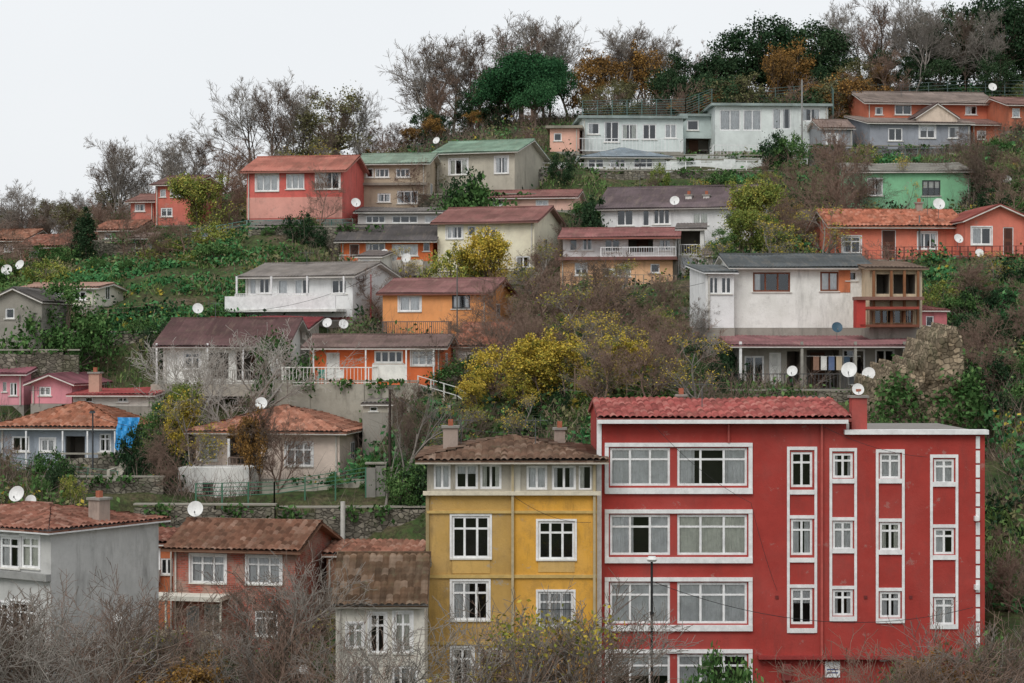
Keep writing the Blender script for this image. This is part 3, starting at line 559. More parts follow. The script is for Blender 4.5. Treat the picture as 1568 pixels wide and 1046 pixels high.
def height(x,y):
    x=np.asarray(x,float).ravel(); y=np.asarray(y,float).ravel(); out=np.empty_like(x)
    for i in range(0,len(x),20000):
        xx,yy=x[i:i+20000],y[i:i+20000]; xc=np.clip(xx,-75,75); yc=np.clip(yy,68,235)
        pts=np.c_[xc,yc]; z=kern(pts,P[:,:2])@wt[:n]+np.c_[np.ones(len(xc)),pts/S]@wt[n:]
        z+=(vnoise(xx,yy,3.,1)-.5)*.6+(vnoise(xx,yy,1.1,2)-.5)*.3
        tz=np.floor(z/1.3)*1.3+1.3*np.clip((z/1.3-np.floor(z/1.3))*2.2-.6,0,1); z=z*.55+tz*.45
        for h in BLD:
            if not h.cut: continue
            dx,dy=xx-h.O[0],yy-h.O[1]; lx=dx*h.ca+dy*h.sa; ly=-dx*h.sa+dy*h.ca
            ds=np.hypot(np.maximum(np.maximum(-.6-lx,lx-h.W-.6),0),np.maximum(np.maximum(-1.8-ly,ly-h.D-.4),0))
            if h.O[2]>CAMZ-17: z=np.minimum(z,h.O[2]-.06+1.8*ds)
            else: z=np.where(ds<.3,np.minimum(z,CAMZ-18),z)
        # quarried foot of the masonry bluff
        ds=np.hypot(np.maximum(np.maximum(BX0-.5-xx,xx-BX1-.5),0),np.maximum(np.maximum(92-yy,yy-102.5),0)); z=np.minimum(z,Z(705,98)+2.2*ds)
        far=np.hypot(xx-xc,yy-yc); t=np.clip(far/120,0,1); t=t*t*(3-2*t); z=z*(1-t)+(CAMZ-20)*t
        out[i:i+20000]=z
    return out
def zat(x,y): return float(height([x],[y])[0])
xs=np.r_[-3000,-1500,-700,-350,-200,-140,-100,np.arange(-75,75.1,.65),100,140,200,350,700,1500,3000]
ys=np.r_[-1500,-300,-60,0,30,50,60,np.arange(68,215,.65),np.arange(216,240,3),270,320,400,600,1200,3500]
gx,gy=np.meshgrid(xs,ys); gz=height(gx,gy); V=np.c_[gx.ravel(),gy.ravel(),gz]
idx=np.arange(len(V)).reshape(gx.shape); Q=np.stack([idx[:-1,:-1],idx[:-1,1:],idx[1:,1:],idx[1:,:-1]],-1).reshape(-1,4)
gm=NT('hillside_soil'); pos=gm.n('ShaderNodeNewGeometry').outputs['Position']
col=gm.ramp(gm.noise(pos,.3,9,.72),[(.38,(.045,.085,.030)),(.48,(.08,.13,.045)),(.56,(.13,.135,.065)),(.62,(.17,.13,.09)),(.7,(.25,.20,.15))])
col=gm.mix(gm.ramp(gm.noise(pos,3,7,.8),[(.42,0.),(.6,1.)]),col,(.06,.058,.035))
gmat=gm.finish(col,.98,gm.bump(gm.noise(pos,3,8,.8),.9,.25),.05)
link('hillside_terrain',mk('hillside_terrain',V,Q,[gmat],smooth=True))
# retaining walls
WALLS=[]
def rwall(name,u0,u1,vt,vb,d,a=0,th=.5,mat=None,cop=True,jag=.10):
    w=Bld(name,u0,u1,vb,d,a,th,False,False); WALLS.append(w); zt=w.z(vt); w.zt=zt; m=mat or stone(); N=max(2,int(w.W/.9)); 
    for i in range(N):
        q0,q1=w.W*i/N,w.W*(i+1)/N; w.box('courses',m,q0,q1,.05*math.sin(i*2.3+d),th,-2,zt+jag*math.sin(i*1.7+d)+jag*.6*math.sin(i*4.1))
    if cop: w.box('coping',plaster('8C887E',.8),-.05,w.W+.05,.1,th+.1,zt+.12,zt+.2)
CON=plaster('A09C90',.9)
rwall('stone_retaining_wall',205,420,778,850,97.5,-2); rwall('stone_retaining_wall',425,655,782,850,97.5,2)
rwall('stone_retaining_wall',1455,1600,396,440,128,2); rwall('stone_retaining_wall',880,1236,240,262,166,2,.4,plaster('A8ACA6',.9))
rwall('stone_retaining_wall',920,1240,264,288,160,2); rwall('stone_retaining_wall',810,925,262,292,161,0,.4,stone('9A968C'))
rwall('garden_wall',1020,1232,247,258,163,2,.3,plain('D0D4D2',.7)); rwall('stone_retaining_wall',1240,1530,226,252,162,2,.4,stone('7E7C7A'))
rwall('concrete_retaining_wall',640,700,575,625,112,-5,.4,CON); rwall('stone_retaining_wall',860,1060,442,470,131,-5,.4)
rwall('stone_retaining_wall',90,240,700,722,105,-5,.3); rwall('stone_retaining_wall',1120,1330,602,640,105,2,.4)
rwall('stone_retaining_wall',60,250,735,770,101,0,.3); rwall('concrete_pier',560,590,715,758,100,0,.8,plaster('7C7A74'))
rwall('stone_retaining_wall',140,250,372,392,152,0,.3); rwall('stone_retaining_wall',90,240,512,530,121,3,.3)
rwall('stone_retaining_wall',150,330,470,484,131,-4,.3); rwall('concrete_retaining_wall',420,640,588,622,109,-3,.3,CON); rwall('concrete_retaining_wall',560,640,618,640,107,0,.3,CON)
rwall('concrete_retaining_wall',660,830,416,430,136,-10,.3,CON); rwall('concrete_retaining_wall',1300,1490,326,338,141,0,.3,CON); rwall('stone_retaining_wall',380,560,350,366,142,-6,.3)
rwall('concrete_retaining_wall',400,600,740,756,101,0,.3,CON); rwall('garden_wall',1060,1120,470,500,116,0,.3,plaster('C8C4BC',.8)); rwall('stone_retaining_wall',640,820,300,318,151,-4,.3)
rwall('stone_retaining_wall',200,380,436,452,137,-6,.3); rwall('stone_retaining_wall',0,120,540,556,117,2,.3); rwall('stone_retaining_wall',1090,1250,440,470,122,0,.3)
def stairs(name,u0,u1,v0,v1,d,n,th=.32):
    s=Bld(name,u0,u1,v0,d,0,n*th,False,False); s.zt=0; WALLS.append(s); rise=(Z(v1,d+n*th)-Z(v0,d))/n; m=plaster('A8A498',.8)
    for i in range(n): s.box('steps',m,0,s.W,i*th,(i+1)*th+.02,-1.+i*rise,(i+1)*rise)
    s.box('side_wall',m,-.15,-.002,0,n*th,-1,rise*n*.55)
stairs('stone_steps',690,712,640,604,106,14); stairs('stone_steps',1098,1112,620,590,104,12); stairs('stone_steps',168,182,735,700,102,12)
stairs('stone_steps',560,574,600,570,112,12); stairs('stone_steps',1040,1052,470,440,128,12); stairs('stone_steps',250,262,478,452,131,12)
# rough ruined masonry bluff below and right of the villa
NX,NZ=90,56; Vc=[]; YB=98.5
for j in range(NZ+1):
    for i in range(NX+1):
        fx=i/NX; uu=1328+158*fx
        vt=np.interp(uu,[1326,1340,1372,1410,1430,1450,1470,1480,1486],[612,600,572,566,530,514,517,548,612]); 
        tz=j/NZ
        s_=min(1,tz/.8); yv=YB+2.2*s_+(6*(tz-.8)/.2 if tz>.8 else 0)
        top=Z(vt,YB+2.2)+.35*math.sin(uu*.31)+.2*math.sin(uu*.83); za=Z(720,98)-2; z=za+(top-za)*s_+(.3*(tz-.8)/.2 if tz>.8 else 0)
        x=X(uu,101)
        ax,az=np.array([x]),np.array([z])
        dn=(vnoise(ax,az,1.7,21)[0]-.5)*1.5+(vnoise(ax,az,.6,22)[0]-.5)*.7+(vnoise(ax,az,.25,23)[0]-.5)*.25
        edge=4*max(0,abs(fx-.5)*2-.85)/.15
        Vc.append((x+.3*dn,yv+dn+edge,z+.25*dn*(tz<.8)))
Qc=[(j*(NX+1)+i,j*(NX+1)+i+1,(j+1)*(NX+1)+i+1,(j+1)*(NX+1)+i) for j in range(NZ) for i in range(NX)]
link('stone_bluff',mk('stone_bluff',Vc,Qc,[stone('96877200'[:6],3.2)]))
def fence(name,pts,h=1.,colr='5A7A74',gap=1.6,wires=3):
    V=[];Fc=[]
    def bx(a,b,w):
        a=np.array(a);b=np.array(b);dr=b-a; dr/=np.linalg.norm(dr); up=np.array([0,0,1.]) if abs(dr[2])<.9 else np.array([1.,0,0]); s1=np.cross(dr,up); s1/=np.linalg.norm(s1); s2=np.cross(dr,s1); o=len(V)
        for p in(a,b):
            for x,y_ in((-w,-w),(w,-w),(w,w),(-w,w)): V.append(tuple(p+s1*x+s2*y_))
        Fc.extend([(o,o+1,o+5,o+4),(o+1,o+2,o+6,o+5),(o+2,o+3,o+7,o+6),(o+3,o,o+4,o+7),(o+4,o+5,o+6,o+7)])
    W3=[np.array([X(u,d),d,Z(v,d)]) for u,v,d in pts]
    for a,b in zip(W3[:-1],W3[1:]):
        k=max(1,int(np.linalg.norm(b-a)/gap))
        for i in range(k+1):
            p=a+(b-a)*i/k; bx(p-[0,0,1.0],p+[0,0,h],.035)
        for j in range(wires): z=np.array([0,0,h*(j+1)/wires-.02]); bx(a+z,b+z,.018)
    me=bpy.data.meshes.new(name); me.from_pydata(V,[],Fc); me.materials.append(plain(colr,.6)); link(name,me)
fence('court_net_fence',[(892,181,170),(1050,178,172),(1090,162,174)],1.5,'4E6460',1.2,7)
fence('court_net_fence',[(1046,178,180),(1272,160,180),(1276,172,172)],1.9,'4E6460',1.5,7)
fence('garden_fence',[(1276,160,182),(1480,150,182),(1568,150,180)],1.6,'4A5A58',1.6,5)
fence('garden_fence',[(285,376,150),(380,360,146),(540,358,145)],1.1,'5A8078',1.5,4)
fence('garden_fence',[(300,765,98.5),(420,762,99),(560,740,100)],.8,'3E6A54',1.2,4)
fence('garden_fence',[(820,268,162),(980,268,162),(1236,262,162)],1.,'D8DCDA',1.2,3)
fence('terrace_railing',[(850,440,131.5),(1035,445,131)],1.0,'8A7A6A',.5,2)
fence('terrace_railing',[(1360,402,127.5),(1568,400,127.5)],1.0,'6A3A34',.5,3)
fence('path_handrail',[(640,600,110),(700,618,108),(730,640,106)],.9,'C8C8C4',1.,2)
fence('garden_fence',[(1310,250,161),(1500,246,161),(1568,236,161)],1.1,'5A6A68',1.,3)
fence('garden_fence',[(0,720,104),(90,735,103),(180,745,102)],.8,'4A6A58',1.2,3)
fence('garden_fence',[(880,590,103),(1000,612,101.5),(1120,612,102)],.9,'6A5A4A',1.4,3)
fence('garden_fence',[(60,500,124),(200,492,127),(300,478,130)],.9,'7A6A58',1.4,3)
for h in BLD: h.finish()
# ================================================================ VEGETATION
def tubes(segs,sides=3):
    S_=np.array(segs); p0,p1,r0,r1=S_[:,0:3],S_[:,3:6],S_[:,6],S_[:,7]; d=p1-p0; d/=np.linalg.norm(d,axis=1)[:,None]+1e-9
    up=np.where(np.abs(d[:,2:3])<.9,np.array([[0,0,1.]]),np.array([[1.,0,0]])); a=np.cross(d,up); a/=np.linalg.norm(a,axis=1)[:,None]; b=np.cross(d,a)
    V=[]
    for k in range(sides):
        t=2*math.pi*k/sides; o=a*math.cos(t)+b*math.sin(t); V.append(p0+o*r0[:,None]); V.append(p1+o*r1[:,None])
    V=np.stack(V,1); m=len(S_); base=np.arange(m)[:,None]*2*sides
    Q=np.concatenate([base+np.array([[2*k,2*((k+1)%sides),2*((k+1)%sides)+1,2*k+1]]) for k in range(sides)],0)
    return V.reshape(-1,3),Q
def leaves(C,size,flat=0.):
    n=len(C); a=rng.normal(size=(n,3)); a[:,2]*=(1-flat); a/=np.linalg.norm(a,axis=1)[:,None]; r=rng.normal(size=(n,3)); b=np.cross(a,r); b/=np.linalg.norm(b,axis=1)[:,None]
    s=(size*rng.uniform(.6,1.35,n))[:,None]; V=np.stack([C-a*s*.6,C-b*s*.36,C+a*s*.6,C+b*s*.36],1).reshape(-1,3); return V,np.arange(4*n).reshape(n,4)
def comb(parts):
    V=[];Q=[];M=[];o=0
    for v,q,m in parts: V.append(v);Q.append(q+o);M.append(np.full(len(q),m));o+=len(v)
    return np.concatenate(V),np.concatenate(Q),np.concatenate(M)
def grow(seed,H=10,r=.17,nb=(8,6,5,4),ratio=(.62,.55,.52,.5),trunk=.55,base=.3,upb=.35,ang=(.75,.75,.8,.9),minr=.014,wig=.13):
    R=random.Random(seed); segs=[]; tips=[]
    def nrm(v): l=math.sqrt(sum(x*x for x in v))+1e-9; return [x/l for x in v]
    def br(p,d,L,rad,lev):
        n=[7,5,4,3,2][lev]; st=L/n; pts=[(p,d,rad)]
        for i in range(n):
            d=nrm([d[0]+R.gauss(0,wig),d[1]+R.gauss(0,wig),d[2]+R.gauss(0,wig)+upb*.12*(lev>0)]); q=[p[j]+d[j]*st for j in range(3)]
            r1=max(minr*.75,rad*(1-(i+1)/n*.65)); r0=max(minr,rad*(1-i/n*.65)); segs.append((*p,*q,r0,r1)); p=q; pts.append((p,d,r1))
        if lev<len(nb):
            for k in range(nb[lev]):
                t=R.uniform(base if lev==0 else .2,1.); x=t*n; i=min(int(x),n-1); f=x-i; pa,pb=pts[i],pts[i+1]
                pp=[pa[0][j]*(1-f)+pb[0][j]*f for j in range(3)]; dd=pb[1]; az=R.uniform(0,6.283); an=ang[lev]*R.uniform(.6,1.2)
                s=nrm([dd[1]*.9+.1,-dd[0]+.05,.02]); c2=[dd[1]*s[2]-dd[2]*s[1],dd[2]*s[0]-dd[0]*s[2],dd[0]*s[1]-dd[1]*s[0]]
                nd=nrm([dd[j]*math.cos(an)+(s[j]*math.cos(az)+c2[j]*math.sin(az))*math.sin(an)+(upb*.4 if j==2 else 0) for j in range(3)])
                br(pp,nd,L*ratio[lev]*R.uniform(.7,1.2)*(1.15-.35*t),max(minr,pb[2]*R.uniform(.5,.75)),lev+1)
        if lev>=len(nb)-1: tips.append(p)
    br([0,0,0],[R.gauss(0,.05),R.gauss(0,.05),1],H*trunk,r,0)
    S_=np.array(segs); T_=np.array(tips); k=H/S_[:,5].max(); S_[:,:6]*=k; T_*=k; return S_,T_
BKG=barkmat('bark_grey',(.19,.17,.15),(.32,.29,.26)); BKB=barkmat('bark_brown',(.12,.09,.075),(.22,.17,.135)); BKR=barkmat('bark_reddish',(.18,.12,.095),(.30,.215,.17)); BKP=barkmat('bark_pale',(.34,.31,.28),(.50,.47,.43))
LM=dict(
 yellow=leafmat('leaf_yellow',[(.035,.055,.015),(.13,.14,.03),(.30,.23,.04),(.46,.33,.06)]),
 yg=leafmat('leaf_yellowgreen',[(.03,.055,.015),(.08,.12,.03),(.17,.19,.05),(.30,.26,.06)]),
 orange=leafmat('leaf_rust',[(.045,.035,.02),(.11,.065,.025),(.20,.11,.035),(.28,.17,.05)]),
 dark=leafmat('leaf_dark_evergreen',[(.008,.018,.010),(.017,.036,.018),(.030,.055,.027),(.052,.080,.040)],1.3),
 pine=leafmat('needle_pine',[(.010,.030,.014),(.020,.058,.026),(.034,.095,.040),(.06,.14,.06)],1.35),
 green=leafmat('leaf_green',[(.016,.036,.012),(.032,.072,.022),(.058,.115,.038),(.11,.17,.06)],1.35),
 olive=leafmat('leaf_olive',[(.035,.040,.018),(.07,.072,.034),(.115,.11,.055),(.17,.16,.085)]),
 ivy=leafmat('leaf_ivy',[(.014,.045,.018),(.027,.088,.034),(.048,.135,.05),(.09,.19,.075)],1.45),
 grass=leafmat('grass_blades',[(.03,.06,.018),(.065,.12,.035),(.11,.17,.055),(.19,.22,.09)],1.4),
 dry=leafmat('dry_grass_blades',[(.10,.08,.05),(.17,.135,.09),(.24,.20,.14),(.32,.27,.20)],1.3),
 twig=leafmat('bramble_twigs',[(.08,.058,.048),(.14,.105,.088),(.20,.155,.13),(.28,.23,.195)],1.25))
TM={}
def bare(seed,bk,**k):
    s,t=grow(seed,**k); v,q=tubes(s,3); return mk('bare_tree',v,q,[bk])
for i in range(4): TM['bare%d'%i]=bare(10+i,[BKG,BKB,BKR,BKG][i],nb=(10,7,6,5),trunk=[.5,.4,.45,.6][i],base=[.25,.15,.1,.3][i])
TM['bare4']=bare(31,BKR,nb=(10,7,6,4),trunk=.3,base=.05,ang=(.9,.8,.8,.9),r=.13)
TM['bare5']=bare(35,BKB,nb=(10,7,6,4),trunk=.35,base=.05,ang=(.9,.8,.8,.9),r=.13)
TM['fore0']=bare(61,BKB,nb=(8,6,5,3),trunk=.55,base=.3,r=.19,minr=.013,wig=.19,ratio=(.75,.62,.55,.5))
TM['fore1']=bare(62,BKG,nb=(8,6,4,3),trunk=.5,base=.2,r=.18,minr=.013,wig=.19,ratio=(.8,.62,.55,.5))
TM['fore2']=bare(63,BKR,nb=(9,5,5,3),trunk=.4,base=.1,r=.14,minr=.012,wig=.19,ratio=(.85,.62,.6,.5))
TM['pale']=bare(37,BKP,nb=(9,6,5,3),trunk=.4,base=.15,ang=(.8,.8,.8,.9),r=.17)
TM['pollard']=bare(39,BKG,nb=(5,3,4,3),trunk=.5,base=.4,ang=(.6,.5,.7,.8),r=.38,ratio=(.8,.6,.35,.5))
def leafy(seed,lm,bk,per=4,size=.2,spread=.22,**k):
    s,t=grow(seed,**k); v,q=tubes(s,3); C=np.repeat(t,per,0)+rng.normal(0,spread,(len(t)*per,3)); lv,lq=leaves(C,size)
    V,Q,M=comb([(v,q,0),(lv,lq,1)]); return mk('leafy_tree',V,Q,[bk,LM[lm]],M)
TM['yellow']=leafy(41,'yellow',BKB,6,.24,.25,nb=(9,6,5,3),trunk=.35,base=.1)
TM['yg']=leafy(42,'yg',BKB,7,.22,.28,nb=(9,6,5,3),trunk=.35,base=.1)
TM['rust']=leafy(43,'orange',BKB,5,.24,.25,nb=(9,6,5,3),trunk=.45,base=.15)
TM['olive']=leafy(44,'olive',BKB,4,.2,.2,nb=(9,7,5,3),trunk=.4,base=.1)
TM['sparse']=leafy(45,'yellow',BKG,1,.17,.15,nb=(9,6,5,3),trunk=.4,base=.1,minr=.011)
def crown(seed,lm,shape,nc=70,per=170,cr=.9,size=.24,H=10.):
    R=np.random.default_rng(seed); C=[]
    while len(C)<nc:
        p=R.uniform(-1,1,3); r=np.linalg.norm(p)
        if r>1 or r<.45: continue
        if shape=='round': c=np.array([p[0]*3.7,p[1]*3.7,5.3+p[2]*4.3])
        elif shape=='umbrella': c=np.array([p[0]*4.6,p[1]*4.6,4.6+abs(p[2])*4.6])
        elif shape=='cypress':
            z=R.uniform(0.,1); w=1.25*math.sin(min(1,z*3+.3)*1.57)*(1-z**3)+.1; c=np.array([p[0]*w,p[1]*w,.6+z*8.9])
        elif shape=='bush': c=np.array([p[0]*5.5,p[1]*5.5,3.5+p[2]*4.2])
        C.append(c)
    C=np.array(C); segs=[]; tz=3. if shape!='umbrella' else 4.5
    if shape=='cypress': segs=[(0,0,0,0,0,9,.2,.03)]
    else:
        segs.append((0,0,0,.1,.05,tz,.26,.2))
        for c in C[::2]: mid=np.array([.1,.05,tz])*.5+c*.5+[0,0,-.3]; segs+= [(.1,.05,tz-.5,*mid,.12,.07),(*mid,*c,.07,.02)]
    rad=cr*R.uniform(.45,1.5,nc)*(.45 if shape=='cypress' else 1)
    pts=np.repeat(C,per,0)+R.normal(size=(nc*per,3))*np.repeat(rad,per)[:,None]*np.array([.55,.55,.38 if shape!='cypress' else .8])
    v,q=tubes(segs,5); lv,lq=leaves(pts,size); V,Q,M=comb([(v,q,0),(lv,lq,1)]); V[:,2]*=H/np.percentile(V[:,2],99.7)
    return mk('crown_tree',V,Q,[BKB,LM[lm]],M)
TM['ever']=crown(51,'dark','round',65,130,.95); TM['ever2']=crown(52,'dark','round',55,120,1.,.28); TM['greent']=crown(53,'green','round',60,110,.95)
TM['pine']=crown(54,'pine','umbrella',110,150,1.05,.25); TM['cyp']=crown(55,'dark','cypress',60,110,.9,.2); TM['rustd']=crown(56,'orange','round',50,90,1.,.26)
TM['bush']=crown(57,'green','bush',45,100,1.3,.42); TM['bushd']=crown(58,'dark','bush',45,110,1.3,.42); TM['bushy']=crown(59,'yg','bush',45,90,1.4,.4); TM['oliver']=crown(60,'olive','round',55,80,1.,.22)
TM['yelb']=crown(64,'yellow','round',60,85,1.1,.26)
NM=dict(yelb='yellow_leaved_tree',ever='evergreen_tree',ever2='evergreen_tree',greent='broadleaf_tree',pine='umbrella_pine_tree',cyp='cypress_tree',rustd='autumn_tree',bush='green_shrub',bushd='dark_shrub',bushy='yellow_green_shrub',oliver='olive_tree',yellow='yellow_leaved_tree',yg='yellow_green_tree',rust='autumn_tree',olive='olive_brown_tree',sparse='sparse_autumn_tree',pollard='pollarded_tree',pale='pale_bare_tree')
def T(kind,u,d,vtop,w=1.,dz=0.):
    x=X(u,d); z=zat(x,d)-.25+dz; H=Z(vtop,d)-z
    if H<.8: H=.8
    k=H/10.; link(NM.get(kind,'bare_tree'),TM[kind],(x,d,z),random.uniform(0,6.28),(k*w,k*w,k))
for t in [('bare0',30,176,285,1.1),('bare1',70,172,300),('bare3',100,170,300),('bare0',50,168,275,1.1),('bare0',165,170,205,.8),('bare3',190,174,210,.8),('bare1',175,172,205,.9),('bare2',150,166,290,1.),('bare1',225,176,255),
 ('bare0',262,174,200,1.1),('bare3',280,172,200,1.1),('bare1',300,176,200,1.2),('bare2',345,176,195,1.2),('bare2',375,172,205,1.2),('bare0',400,178,118,.9),('bare1',415,176,118,.9),('bare3',432,178,104,1.),('bare1',462,182,125,.9),
 ('oliver',512,176,135,1.15),('oliver',480,178,165,1.1),('bare1',520,174,145,1.),('bare0',552,178,135,.9),('rust',560,176,225,.9),('bare2',590,180,175,1.1),('bare1',605,176,185,1.),('ever2',650,178,165,.9),
 ('bare0',648,186,48,1.),('bare1',665,188,55,1.),('bare3',690,188,38,1.1),('bare1',720,188,42,1.1),('bare2',672,182,100,1.2),('bare0',765,190,22,1.1),('bare2',745,188,40,1.),('bare3',800,190,15,1.1),('bare1',835,190,22,1.1),('bare2',815,188,32,1.),('bare0',870,190,28,1.),('bare2',790,182,120,1.),
 ('pine',800,178,80,1.05),('pine',842,182,88,.8),('pine',765,179,105,.85),('pine',820,176,115,.8),('ever',720,182,140,1.),('oliver',760,184,110,1.),('rustd',895,184,90,.9),('rust',915,186,75,1.),('bare3',935,192,28,.9),('bare1',960,192,34,1.),('bare0',950,190,32,1.),('rust',975,190,68,1.),('rustd',1010,188,75,.9),('bare0',985,192,48,1.),('bare1',1020,190,50,1.),
 ('olive',960,182,120,1.1),('oliver',935,180,125,1.1),('ever',1045,186,78,1.1),('ever2',1025,182,105,1.),('bare2',1065,190,58,1.1),('ever2',1095,186,80,1.1),('rustd',1100,184,120,1.),('ever',1125,188,42,1.1),('ever2',1165,188,28,1.1),('ever',1205,190,28,1.1),('rustd',1215,184,60,.9),('ever2',1245,188,32,1.1),('ever',1275,188,42,1.),('rust',1190,182,70,.7),('ever',1080,182,110,1.),
 ('bare3',1290,192,-10,.8),('bare0',1320,188,0,1.),('bare1',1350,188,-10,1.),('bare3',1385,190,-20,1.),('bare2',1335,186,10,1.),('ever2',1415,190,20,.8),('bare0',1430,186,-5,1.),('ever',1462,190,5,.8),('bare1',1480,186,10,1.),('bare0',1400,184,0,1.),('ever2',1510,192,-10,.8),('ever',1540,188,-15,.9),('ever2',1565,190,-5,.9),('bare3',1520,184,0,.9),('ever',1390,186,80,.9),('ever2',1440,184,90,1.2),('ever',1530,182,80,1.1),('ever',1480,188,50,1.),('ever2',1350,186,75,1.),('bare2',1360,182,60,1.2),('oliver',1310,184,90,1.2),('rust',1350,184,95,1.)]: T(*t)
for i in range(40):
    u=random.uniform(560,1330); T(random.choice(['bare2','bare4','oliver','ever','ever2','bare1','olive','rust']),u,random.uniform(175,184),np.interp(u,[560,800,1300],[215,165,125])+random.uniform(-28,12),1.2)
for i in range(36):
    u=random.uniform(-20,600); T(random.choice(['bare2','bare4','bare1','bare5','olive','bare0']),u,random.uniform(166,180),np.interp(u,[0,200,400,600],[335,295,245,205])+random.uniform(-20,15),1.2)
for t in [('cyp',132,150,318,1.3),('cyp',120,152,335,1.2),('greent',250,148,345,1.),('bush',270,146,360),('yg',300,150,268,1.),('bare4',330,152,262),('bushd',455,142,325,1.1),('bushd',480,141,345),('bare4',490,143,245,.9),('bush',410,142,360),('bare5',510,143,330),
 ('greent',95,122,428,1.),('bush',60,121,480),('bush',120,120,490),('bare4',190,152,300),('bare5',380,150,320),('yelb',745,133,350,.9),('yellow',775,133,350,1.),('yellow',730,133,370,1.),('bushy',690,133,385),('oliver',660,158,236,.9),('bushd',712,150,262,.9),('bare4',640,152,240),('bush',720,148,280),('bare5',860,142,330,1.),('bushd',905,145,302),('bare4',840,130,370,1.1),
 ('yg',1150,133,275,.95),('yg',1125,131,320,1.),('bushy',1180,132,330),('yellow',1165,134,282,.9),('greent',1110,131,350,1.),
 ('bare4',1275,140,170,.95),('bare2',1300,142,185,.9),('bare5',1318,141,230,.8),('bare4',1250,138,235,1.),('bare4',1290,137,250,1.),('sparse',1390,146,235,.8),('bushd',1500,146,260,.9),('bare5',1490,147,225,.9),('bush',1210,160,205,.8),('bushd',1190,161,200,.8),('bush',1215,135,380),('bare2',1240,134,300),
 ('bare5',1000,154,255,.8),('bushy',1010,156,250,.6),('bushd',860,158,230,.7),('bare4',815,172,160),
 ('bare4',800,121,405,1.),('bare4',845,120,430,1.1),('bare5',890,120,435,1.1),('bare4',930,120,430,1.1),('bare2',870,122,410,1.),('bare2',910,119,450,1.),('bare4',985,121,445,1.1),('bare4',1040,120,450,1.),('bare4',760,118,450,1.),('bare4',790,110,480,1.2),('bare4',900,111,470,1.2),('bare4',850,110,480,1.2),('bare2',940,112,460,1.1),('bare2',1000,115,460,1.1),('bare0',1060,113,455,1.),('bare2',780,114,450,1.),
 ('yelb',755,105,530,1.1),('yellow',790,104,505,1.2),('yelb',825,106,530,1.),('yellow',865,104,505,1.2),('yellow',830,103,530,1.2),('sparse',905,106,480,1.2),('yellow',940,104,510,1.2),('yelb',900,103.5,560,1.),('yelb',800,103,570,1.1),('yellow',735,103,575,1.),('yg',930,103,570,1.1),('yellow',975,104,525,1.1),('sparse',970,105,490,1.2),('bushd',1090,110,520,1.1),('bushd',1110,108,540,1.),('bushd',860,102.5,600,.8),('bare4',1000,112,480,1.2),('bare5',1060,112,490,1.1),('bare4',960,110,490,1.2),('bushy',990,104,585,1.),('bushd',1030,104,570,1.1),('greent',1065,105,545,.9),('bush',1060,104,590,1.),('bushd',1100,104,580,.9),('bushy',730,103,620,1.),('yelb',880,102.5,610,1.),('bare4',1095,122,430,1.),('greent',1075,116,465,.8),('bushy',1010,118,470,.8),('bare5',720,114,510,1.),('bare2',820,112,460,1.),
 ('pale',335,108,485,1.25),('pale',300,108,505,1.1),('pale',370,109,515,1.),('yg',270,106,585,.9),('yellow',262,105,600,.7),('greent',238,105,615,.7),('sparse',290,103,600,1.),('bare1',400,101,600,.9),('rust',385,100.5,625,.6),('bare2',425,101,615,.9),('bare4',280,101,640,1.),('bushd',222,104,655,.8),('bush',75,101.5,690,.9),('bushd',95,101,705,.8),('bushy',110,99,728,.8),('bush',60,99,730,.8),('pollard',610,99,585,.7),('pollard',590,98.5,660,.6),('bare1',622,100,575,.7),('bare4',640,103,590,.9),('bush',625,99,700,1.),('bushd',660,99,690,1.),('bush',565,101,700,.8),('bush',645,105,615,.8),('bushd',680,104,630,.8),('bush',510,101,722,.8),('bush',460,124,500,.8),('greent',435,112,515,.7),('bushd',240,119,495,.7),('bush',655,113,575,.6),('bushy',700,110,595,.8),('bush',580,110,610,.6),
 ('bushd',1490,118,440,1.1),('bushd',1530,118,440,1.1),('bushy',1445,120,430,1.),('bushy',1500,121,420,1.),('bushd',1510,112,480,1.1),('bushd',1550,112,480,1.2),('bushd',1530,106,550,1.2),('bushd',1525,103,600,1.),('bushd',1550,101,600,1.1),('bush',1530,100,660,.8),('bushy',1550,97,670,1.),('bush',1560,95,700,1.),('bare4',1540,104,520,1.),('bush',1345,95.5,640,.6),('bare4',1510,110,460,1.1),('bare5',1560,92,770,1.),('bare4',1530,88,800,1.1),('bare4',1560,84,860,1.2),('bare2',1545,84,820,1.),
 ('fore1',60,66,870,1.2),('fore0',120,68,845,1.2),('fore0',165,72,865,1.1),('fore2',190,74,880,1.2),('fore0',90,66,900,1.2),('fore1',20,68,920,1.2),('fore2',250,78,930,1.1),('fore2',310,79,930,1.2),('fore0',400,80,855,1.),('fore2',370,76,940,1.2),('fore1',460,78,825,1.),('fore0',490,77,845,1.),('fore2',430,74,920,1.2),('fore2',130,70,930,1.2),('fore0',40,70,890,1.1),('fore1',150,66,930,1.2),('fore1',340,74,950,1.1),('fore0',280,76,925,1.1),('bushd',225,84,975,.8),('bushd',340,82,1005,.8),('bush',470,80,1010,.8),('sparse',255,76,960,1.),('rust',300,74,1000,1.),
 ('fore1',700,66,895,1.1),('fore0',660,68,935,1.1),('sparse',770,66,915,1.),('fore0',800,68,875,1.1),('fore1',840,68,890,1.),('sparse',850,66,930,1.),('fore0',890,68,940,1.1),('fore2',740,67,930,1.2),('fore2',590,67,975,1.1),('yellow',800,71,1000,1.1),('sparse',820,70,960,1.1),('fore1',550,69,970,1.),
